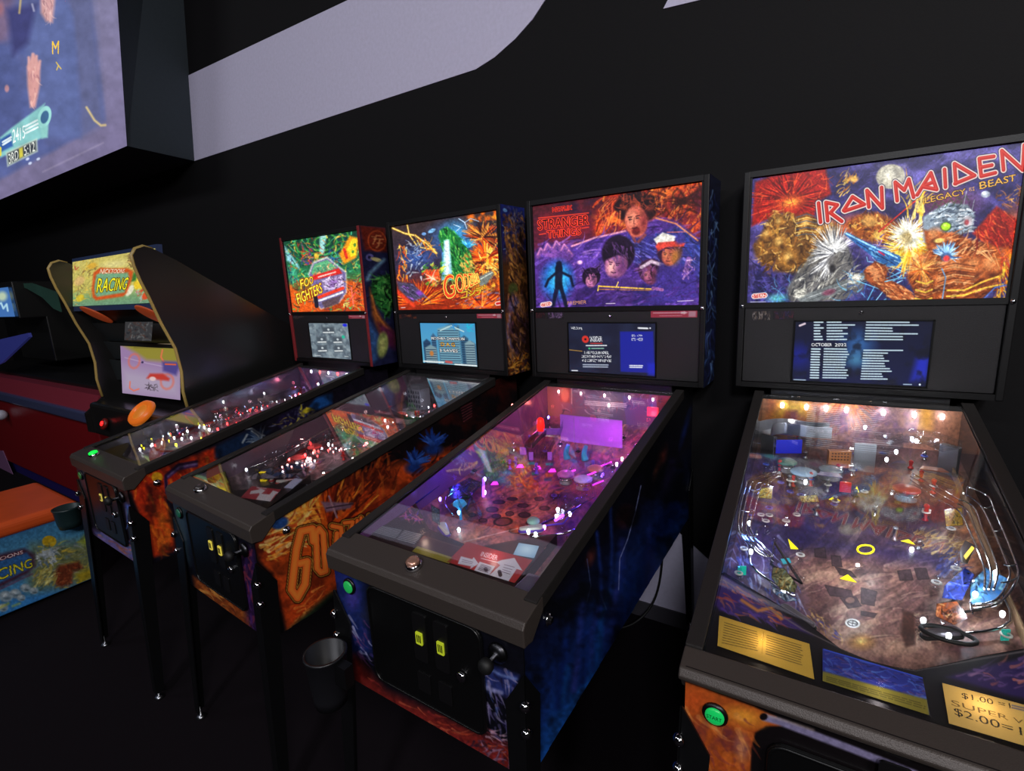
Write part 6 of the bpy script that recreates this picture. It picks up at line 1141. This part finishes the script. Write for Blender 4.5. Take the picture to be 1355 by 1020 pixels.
# ------------------------------------------------------------------ racing game cabinet
XR=-2.70; XL=-3.84; VR=lambda x,y: on_plane(100+x/4.84,320+y/4.84,0,XR)
edge=[VR(*p) for p in ((500,45),(440,28),(390,45),(368,85),(385,150),(425,245),(480,350),(560,520),(650,680),(690,830),(700,960))]
back=[VR(650,120),VR(830,225),VR(1000,320)]
T=thing('arcade_racing_cabinet','arcade cabinet with yellow lit RACING marquee and curved yellow-edged sides','arcade cabinet',(0,0,0))
ybk=YW-.08
prof=[(ybk,0),(ybk,back[2][2]-.25)]+[(p[1],p[2]) for p in back[::-1]]+[(p[1],p[2]) for p in edge]
last=edge[-1]; prof+=[(last[1]+.01,.95),(last[1]-.10,.86),(last[1]-.10,.74),(last[1]+.05,.66),(last[1]+.07,0)]
TRIM=mat('yellow edge trim',(176,150,84),.4); SIDE=mat('black cabinet laminate',(26,26,26),.28,spec=.6)
for s,X in ((1,XR),(-1,XL)):
    b=MB(); b.prism([(X,y,z) for y,z in prof],(-.025*s,0,0)); b.build('side_panel',SIDE,T)
    b=MB(); b.tube([(X-.0125*s,y-.002,z) for y,z in prof[5:-4]],.0095,8); b.build('edge_trim',TRIM,T)
fy=lambda z: float(np.interp(z,[p[2] for p in edge[::-1]],[p[1] for p in edge[::-1]]))
zt=edge[4][2]+.02
V2=vw(0,300,4.839)
MQ=[V2(350,185),V2(862,160),V2(972,487),V2(445,497)]
def at(px,dy=.06):   # point on the sloping front, set back from the curved edge
    y=.3
    for _ in range(12): p=on_plane(*px,1,y); y=fy(p[2])+dy
    return p
mq=[np.array(at(p,.02)) for p in MQ]; zT=mq[1][2]; zB=mq[2][2]; yT=fy(zT)+.02; yB=fy(zB)+.02
b=MB(); b.hexa([(XL+.02,yB,zB-.03),(XR-.02,yB,zB-.03),(XR-.02,yB+.05,zB-.03),(XL+.02,yB+.05,zB-.03)],[(XL+.02,yT+.004,zT+.02),(XR-.02,yT+.004,zT+.02),(XR-.02,yT+.03,zT+.02),(XL+.02,yT+.03,zT+.02)]); b.build('marquee_box',mat('blue marquee frame',(44,60,96),.4),T)
A=Art((XL+.03,yT,zT),(XR-XL-.06,0,0),(0,yB-yT,zB-zT),300,110,corners=MQ); A.view(0,300,4.839)
A.fill((196,186,96)); A.grad([(0,(206,192,104)),(.6,(200,190,96)),(.85,(120,160,110)),(1,(110,150,120))]); A.E(650,230,130,40,(226,214,140),0,.8); A.busy([(350,185),(540,180),(560,450),(450,490)],[(190,160,60),(220,190,90),(120,90,50),(150,140,70),(232,200,80)],110,44,9,None,2,.75)
A.busy([(700,175),(860,165),(900,300),(760,270)],[(120,90,60),(180,140,80),(90,60,40),(200,120,70)],50,36,8,None,3,.8); A.E(480,440,34,30,(210,186,50),0,.3); A.E(500,225,40,26,(216,170,60),0,.4); A.E(440,320,44,40,(214,178,110),0,.4); A.S([(375,215),(390,240),(405,225)],7,(190,80,60))
A.E(850,350,46,58,(240,204,50),10,.2); A.E(836,335,18,20,(250,226,110),0,.6); A.G([(780,290),(810,300),(815,345),(785,350)],(60,120,50),1,3); A.E(798,405,24,40,(236,232,200),10,.3); A.busy([(830,410),(920,400),(925,465),(850,455)],[(210,80,50),(190,200,200),(170,90,60)],26,30,9,None,5,.9); A.E(906,440,26,30,(214,80,40),0,.3)
A.G([(525,270),(560,242),(640,255),(740,262),(780,285),(788,330),(785,420),(770,440),(600,460),(570,440),(545,380)],(206,84,30),1,3); A.G([(548,288),(570,275),(750,290),(768,320),(770,415),(600,436),(580,420),(560,370)],(120,170,130),1,3)
A.T('NICKTOONS',[(568,252),(726,266),(726,290),(568,282)],(250,240,200),out=(200,60,30),ow=2); q=[(570,312),(768,322),(770,396),(586,408)]; A.T('RACING',q,(250,240,30),out=(90,60,20),ow=5); A.T('RACING',q,(252,244,40)); A.grain(9,.15)
A.build('marquee',art_mat('marquee print',emit=.95),T,label='yellow lit marquee')
# inner dark front, speaker strip, screen
zS=zB-.03; z3=edge[-1][2]-.02; 
b=MB(); zs=[zS,zS-.08,zS-.2,zS-.32,z3]
for a_,c_ in zip(zs[:-1],zs[1:]): b.add([(XL+.025,fy(a_)+.07,a_),(XR-.025,fy(a_)+.07,a_),(XR-.025,fy(c_)+.10,c_),(XL+.025,fy(c_)+.10,c_)],[(0,1,2,3)])
b.add([(XL+.025,yB+.01,zB-.03),(XR-.025,yB+.01,zB-.03),(XR-.025,fy(zS)+.07,zS),(XL+.025,fy(zS)+.07,zS)],[(0,1,2,3)])
b.build('front_panel',mat('dark inner panel',(36,42,44),.45),T)
V4=vw(100,320,4.84)
def front_art(px,dy,nn,fn,name,m,label=None):
    P=[np.array(at(p,dy)) for p in px]; o,u,v=P[0],P[1]-P[0],P[3]-P[0]; A=Art(o,u,v,*nn,corners=[px[0],px[1],(px[1][0]+px[3][0]-px[0][0],px[1][1]+px[3][1]-px[0][1]),px[3]]); fn(A); return A.build(name,m,T,label=label)
for c in ((-.0,0),(360,0)):
    a=at(V4(136+c[0],464),.035); q=MB(); q.lathe(a,[(.085,0),(.085,.006),(.08,.009),(.004,.009)],24,(0,-.62,-.8)); q.build('speaker_grille',mat('orange speaker grille',(176,72,34),.5,emit=.22),T,label='orange oval speaker grille')
def scr(A):
    A.view(100,320,4.84); A.fill((158,128,172)); A.G([(260,655),(640,655),(660,760),(450,750),(380,710)],(150,140,54),1,6); A.G([(280,800),(660,840),(680,960),(290,960)],(176,160,186),1,20); A.S([(300,740),(460,770),(600,790)],4,(190,170,200))
    for x,y in ((368,760),(590,870)): A.S([(x+38*math.cos(t*PI/6),y+44*math.sin(t*PI/6)) for t in range(13)],9,(224,110,90),.9,3)
    A.S([(545,690),(540,730),(560,760)],9,(230,120,80)); A.S([(350,890),(350,930),(380,945),(415,930)],9,(230,120,100)); A.G([(550,755),(660,755),(640,830),(560,810)],(80,70,140),1,4); A.G([(460,860),(480,830),(560,825),(605,850),(600,865)],(196,60,50),1,3); A.E(500,860,26,16,(230,200,200),0,.4); A.busy([(465,895),(540,890),(540,930),(465,930)],[(40,30,36),(90,80,90)],26,16,6,None,2,1); A.S([(570,770),(630,770)],8,(230,100,60)); A.E(425,765,10,8,(60,50,90)); A.lines([(360,672),(560,672),(560,684),(360,684)],1,(110,100,50),5,3,.9)
P4=[V4(262,655),V4(640,655),V4(672,975),V4(300,968)]
a=[on_plane(*p,1,fy(1.2)+.05) for p in P4]; o_=a[0]; A=Art(a[0],a[1]-a[0],a[3]-a[0],150,130,corners=[P4[0],P4[1],(P4[1][0]+P4[3][0]-P4[0][0],P4[1][1]+P4[3][1]-P4[0][1]),P4[3]]); scr(A)
A.P[:,1]+=0.02*(1-A.v); A.build('screen',art_mat('race screen',emit=.85),T,label='lit race game screen')
def sgn(A): A.view(100,320,4.84); A.fill((96,96,100)); A.busy([(310,510),(500,510),(470,630),(320,630)],[(150,150,150),(60,60,70),(190,190,190),(120,80,70)],60,36,8,None,4,.9)
P5=[V4(318,512),V4(495,512),V4(480,625),V4(312,628)]; a=[on_plane(*p,1,fy(1.5)+.05) for p in P5]; A=Art(a[0],a[1]-a[0],a[3]-a[0],50,30,corners=[P5[0],P5[1],P5[2],P5[3]]); sgn(A); A.build('notice_sign',art_mat('notice print',emit=.3),T,label='small grey notice above the screen')
# control deck and wheel
zd=.93; yd=edge[-1][1]
b=MB(); b.box(XL+.03,XR-.03,yd-.08,yd+.2,.72,zd); b.build('control_deck',SIDE,T,bevel=.02)
b=MB(); b.box(XL+.03,XR-.03,yd+.07,ybk,0,.72); b.build('lower_body',SIDE,T)
w=np.array(on_plane(187,546,1,yd-.10)); q=MB(); n=np.array([0,-.8,.8]); n/=np.linalg.norm(n); u_=np.array([1,0,0]); v_=np.cross(n,u_)
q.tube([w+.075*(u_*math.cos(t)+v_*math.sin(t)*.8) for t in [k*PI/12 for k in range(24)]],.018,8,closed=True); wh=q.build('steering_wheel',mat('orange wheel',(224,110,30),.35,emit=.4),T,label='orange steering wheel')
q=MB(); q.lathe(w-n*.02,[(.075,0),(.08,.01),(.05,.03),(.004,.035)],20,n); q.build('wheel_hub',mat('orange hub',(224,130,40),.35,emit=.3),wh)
q=MB(); q.tube([w-n*.02,w-n*.12],.02,8); q.build('wheel_column',BLACK,wh)
w2=on_plane(140,561,1,yd-.09); q=MB(); q.lathe(w2,[(.035,0),(.035,.015),(.022,.02)],16,(0,-1,.4)); lv=q.build('gear_button',mat('dark red housing',(110,24,18),.4),T); q=MB(); q.lathe(np.array(w2)+[0,-.012,.006],[(.016,0),(.014,.012),(.002,.016)],12,(0,-1,.4)); q.build('button_lamp',mat('red lamp',(255,30,30),.3,emit=2.5),lv,label='glowing red lamp')
# ------------------------------------------------------------------ bench seat
XS=-3.28; V3=vw(0,640,5.37)
T=thing('racing_seat','orange-topped bench seat with blue printed side, in front of the racing cabinet','seat')
ct=[on_plane(*V3(*p),0,XS) for p in ((0,390),(580,140),(0,980),(685,670))]
y1=ct[3][1]; z0=.03; zt2=ct[1][2]-.005; y0=-1.5
b=MB(); b.box(XS-.62,XS,y0,y1,0.02,zt2-.045); b.build('seat_base',mat('seat base blue',(40,90,140),.5),T,bevel=.004)
A=Art((XS+.0015,y0,zt2-.05),(0,y1-y0,0),(0,0,-(zt2-.075)),520,200); A.view(0,640,5.37)
A.fill((58,120,170)); A.grad([(0,(60,120,165)),(.5,(80,140,170)),(.8,(60,130,190)),(1,(56,130,200))]); A.G([(230,440),(560,420),(680,400),(680,620),(560,720),(200,760)],(120,120,70),.9,20); A.E(350,410,54,44,(196,160,30),0,.12)
A.busy([(240,440),(680,380),(680,640),(540,740),(220,760)],[(190,180,70),(130,130,80),(90,110,120),(200,170,60),(70,80,60),(150,150,150)],150,70,14,-15,3,.7); A.G([(560,420),(660,300),(670,420),(600,440)],(150,160,50),.9,8); A.G([(540,640),(680,580),(685,660),(560,720)],(176,150,30),.9,8)
A.G([(380,640),(420,580),(480,570),(560,550),(590,600),(520,620),(510,700),(440,735),(400,720)],(112,50,30),1,5); A.busy([(380,640),(480,570),(590,600),(510,720),(400,720)],[(150,70,40),(80,34,24),(170,100,60)],44,40,10,None,4,.8)
A.busy([(220,650),(380,590),(400,720),(240,740)],[(210,200,110),(170,150,70),(230,220,140)],60,60,12,-50,5,.8); A.busy([(250,480),(400,470),(400,560),(270,580)],[(170,180,190),(90,110,130),(210,215,220)],50,50,16,None,6,.8); A.E(330,500,50,34,(176,186,196),0,.4,.8)
for x,y,r in ((40,800,60),(110,780,50),(180,740,44),(20,880,44),(240,760,36),(150,810,36)): A.E(x,y,r,r*.8,(150,165,175),0,.3,.9); A.E(x-8,y-10,r*.5,r*.4,(205,215,220),0,.7,.8); A.E(x+8,y+14,r*.6,r*.25,(60,80,90),0,.7,.6)
A.G([(-600,900),(0,935),(0,840),(250,830),(680,690),(686,760),(0,1000),(-600,1300)],(56,130,200),.0,1)
A.S([(-40,900),(0,880),(60,850)],12,(200,200,60),.8,4); A.S([(90,870),(140,850)],8,(200,200,60),.8,4)
A.G([(-700,720),(0,500),(175,460),(245,500),(250,580),(200,640),(0,740),(-700,1000)],(70,40,60),1,6); A.G([(-700,740),(0,545),(190,490),(225,530),(215,600),(0,705),(-700,960)],(50,100,160),1,4); A.S([(-300,880),(0,750),(230,640)],8,(110,60,90),.9,3)
A.T('NICKTOONS',[(-230,590),(160,474),(162,496),(-230,620)],(230,210,215),out=(120,40,50),ow=3); q=[(-230,680),(222,530),(232,590),(-230,780)]; A.T('RACING',q,(220,210,40),out=(60,60,30),ow=5); A.T('RACING',q,(226,214,50)); A.grain(14,.25)
A.build('side_print',art_mat('seat print',rough=.4),T)
b=MB(); b.box(XS-.64,XS+.01,y0-.01,y1+.0,zt2-.05,zt2+.03); b.build('seat_cushion',mat('orange vinyl',(214,84,34),.35,var=.25,bscale=6,bump=.3),T,bevel=.03,seg=4)
o=MB(); c=on_plane(*V3(485,230),0,XS+.07); r=.058
o.lathe((c[0],c[1],c[2]-.06),[(r*.8,0),(r*.9,.03),(r,.10),(r*1.06,.105),(r*1.06,.112),(r*.94,.112),(r*.9,.05)],24); ch=o.build('cup_holder',mat('dark teal plastic',(26,44,46),.4)); tag(ch,'dark teal cup holder hung on the side of the bench seat','cup holder')
# cup holder by the pinball leg
c=l2w(2,np.array(lp(2,430,862,1,-.075))-np.array([0,0,.083])); T=thing('cup_holder','black cup holder hung between the two middle pinball machines','cup holder',tuple(c))
b=MB(); r=.048; b.lathe((0,0,0),[(.001,-.055),(r*.78,-.055),(r*.84,-.03),(r,.075),(r*1.06,.078),(r*1.06,.083),(r*.95,.083),(r*.80,-.045),(.001,-.045)],28); b.build('cup',mat('black moulded plastic',(24,24,28),.35),T)
b=MB(); b.box(r*.8,.082,-.012,.012,.02,.075); b.build('bracket',LEGM,T)
# ------------------------------------------------------------------ other games at the far left
T=thing('arcade_cabinet','dark red arcade game with a steel rail, behind the bench seat','arcade game')
RX0,RX1,RY=-7.6,-4.0,.32
V1=vw(0,490,4.855)
rp=lambda x,y: on_plane(*V1(x,y),1,RY)
zt_=float(rp(160,90)[2]); zr0=float(rp(160,170)[2]); zr1=float(rp(160,225)[2])
RED=mat('dark red laminate',(120,18,24),.35); 
b=MB(); b.box(RX0,RX1,RY,YW-.05,.12,zr1); b.build('lower_body',RED,T,bevel=.01)
b=MB(); b.hexa([(RX0,RY,zr0),(RX1,RY,zr0),(RX1,RY+.16,zr0),(RX0,RY+.16,zr0)],[(RX0,RY+.05,zt_),(RX1,RY+.05,zt_),(RX1,RY+.16,zt_),(RX0,RY+.16,zt_)]); b.build('upper_ledge',mat('dull red ledge',(130,40,56),.45),T)
b=MB(); b.box(RX0,RX1-.02,RY-.03,RY+.1,zr1,zr0); b.build('steel_rail',mat('blue grey steel',(96,104,150),.3,.6),T,bevel=.012)
b=MB(); b.box(RX0,RX1-.01,RY+.14,YW-.06,zr1-.05,zt_+.03); b.build('upper_body',BLACK,T,bevel=.01)
b=MB(); b.box(RX0,RX1,RY+.04,YW-.05,0,.12); b.build('plinth',mat('violet plinth',(30,20,90),.5),T)
b=MB(); b.prism([rp(0,515),rp(20,515),rp(105,712),rp(0,680)],(0,-.004,0)); b.build('pink_stripe',mat('pink panel',(130,90,130),.5),T)
c=rp(55,278); b=MB(); b.ball((c[0],RY-.05,c[2]),.045,16); b.build('ball_knob',mat('white knob',(190,190,205),.4),T,label='white ball knob')
T=thing('arcade_cabinet','far-left arcade game with a small blue lit marquee','arcade game')
Vb=vw(0,370,6.8); YB=.5; bp=lambda x,y,Y=YB: on_plane(*Vb(x,y),1,Y)
m=[bp(60,68),bp(135,332)]
x1=float(m[1][0]); zt_2=float(m[0][2]); zb_2=float(m[1][2])
b=MB(); b.box(x1-.9,x1+.02,YB+.02,YW-.05,zb_2-.02,zt_2+.05); b.box(x1-.9,x1+.02,YB+.2,YW-.05,1.04,zb_2); b.build('cabinet_body',SIDE,T,bevel=.01)
A=Art((x1-.85,YB,zt_2),(.85,0,0),(0,0,zb_2-zt_2),80,40); A.view(0,370,6.8); A.fill((70,120,190)); A.E(20,150,60,60,(200,220,190),0,.6); A.S([(-30,230),(10,210),(30,260),(60,220),(70,280)],16,(190,235,255)); A.grad
A.build('marquee',art_mat('blue marquee',emit=.8),T)
b=MB(); pts=[bp(-100,560,YB-.15),bp(250,480,YB-.1),bp(262,515,YB-.1),bp(20,745,YB-.15),bp(-100,800,YB-.15)]; b.prism(pts,(0,.02,0)); b.build('screen_hood',mat('blue violet lit panel',(50,56,130),.4,emit=.25),T)
# banner scrap above
b=MB(); pp=[bp(60,40,.6),bp(280,30,.6),bp(500,110,.6),(bp(545,290,.6)),bp(480,260,.6),bp(380,160,.6),bp(240,80,.6)]; b.prism(pp,(0,.01,0)); o=b.build('wall_banner',mat('green cloth',(34,76,62),.8,var=.4,bscale=4)); tag(o,'dark green cloth pennant left of the racing marquee','banner')
# ------------------------------------------------------------------ power cord
def fl(px,py,z=.006): return on_plane(px,py,2,z)
p0=np.array([-.36,YW-.02,.55]); 
b=MB(); b.tube(bez([(-.40,YW-.03,.60),(-.40,YW-.03,.3),(-.43,YW-.05,.12),(-.50,YW-.12,.03),(-.62,YW-.2,.008),(-.75,YW-.22,.008),(-.95,YW-.25,.008)],8),.005,8); o=b.build('power_cord',RUBBER); tag(o,'thin black power cord running down the pale wall patch to the floor','power cord')
# ------------------------------------------------------------------ light
def area(name,loc,rot,sx,sy,e,col):
    L=bpy.data.lights.new(name,'AREA'); L.shape='RECTANGLE'; L.size=sx; L.size_y=sy; L.energy=e; L.color=col; o=bpy.data.objects.new(name,L); COL.objects.link(o); o.location=loc; o.rotation_euler=rot; return o
area('unseen_room_light',(-1.5,-3.6,4.4),(math.radians(35),0,0),3.,.5,AL*.6,(.93,.93,1.))
area('unseen_room_light',(-5.5,-3.0,4.4),(math.radians(35),0,0),2.,.5,AL*.4,(.9,.92,1.))
def aim(o,t): o.rotation_euler=(Vector(t)-o.location).to_track_quat('-Z','Y').to_euler()
aim(area('unseen_room_light',(3.0,-2.6,4.4),(0,0,0),1.2,1.2,AL*2.0,(1.,.95,.92)),(-1.2,0,.8))
aim(area('unseen_room_light',(1.5,-5.2,4.1),(0,0,0),.8,.8,AL*1.6,(.95,.95,1.)),(-.4,1.1,.4))  # added light, aimed through the gap to brighten the pale wall patch
w=bpy.data.worlds.new('world'); scene.world=w; w.use_nodes=True; w.node_tree.nodes['Background'].inputs[0].default_value=(.004,.004,.006,1); w.node_tree.nodes['Background'].inputs[1].default_value=1
scene.cycles.transparent_max_bounces=16; scene.cycles.max_bounces=6; scene.cycles.diffuse_bounces=2; scene.cycles.glossy_bounces=4
scene.cycles.sample_clamp_indirect=4; scene.cycles.blur_glossy=.5
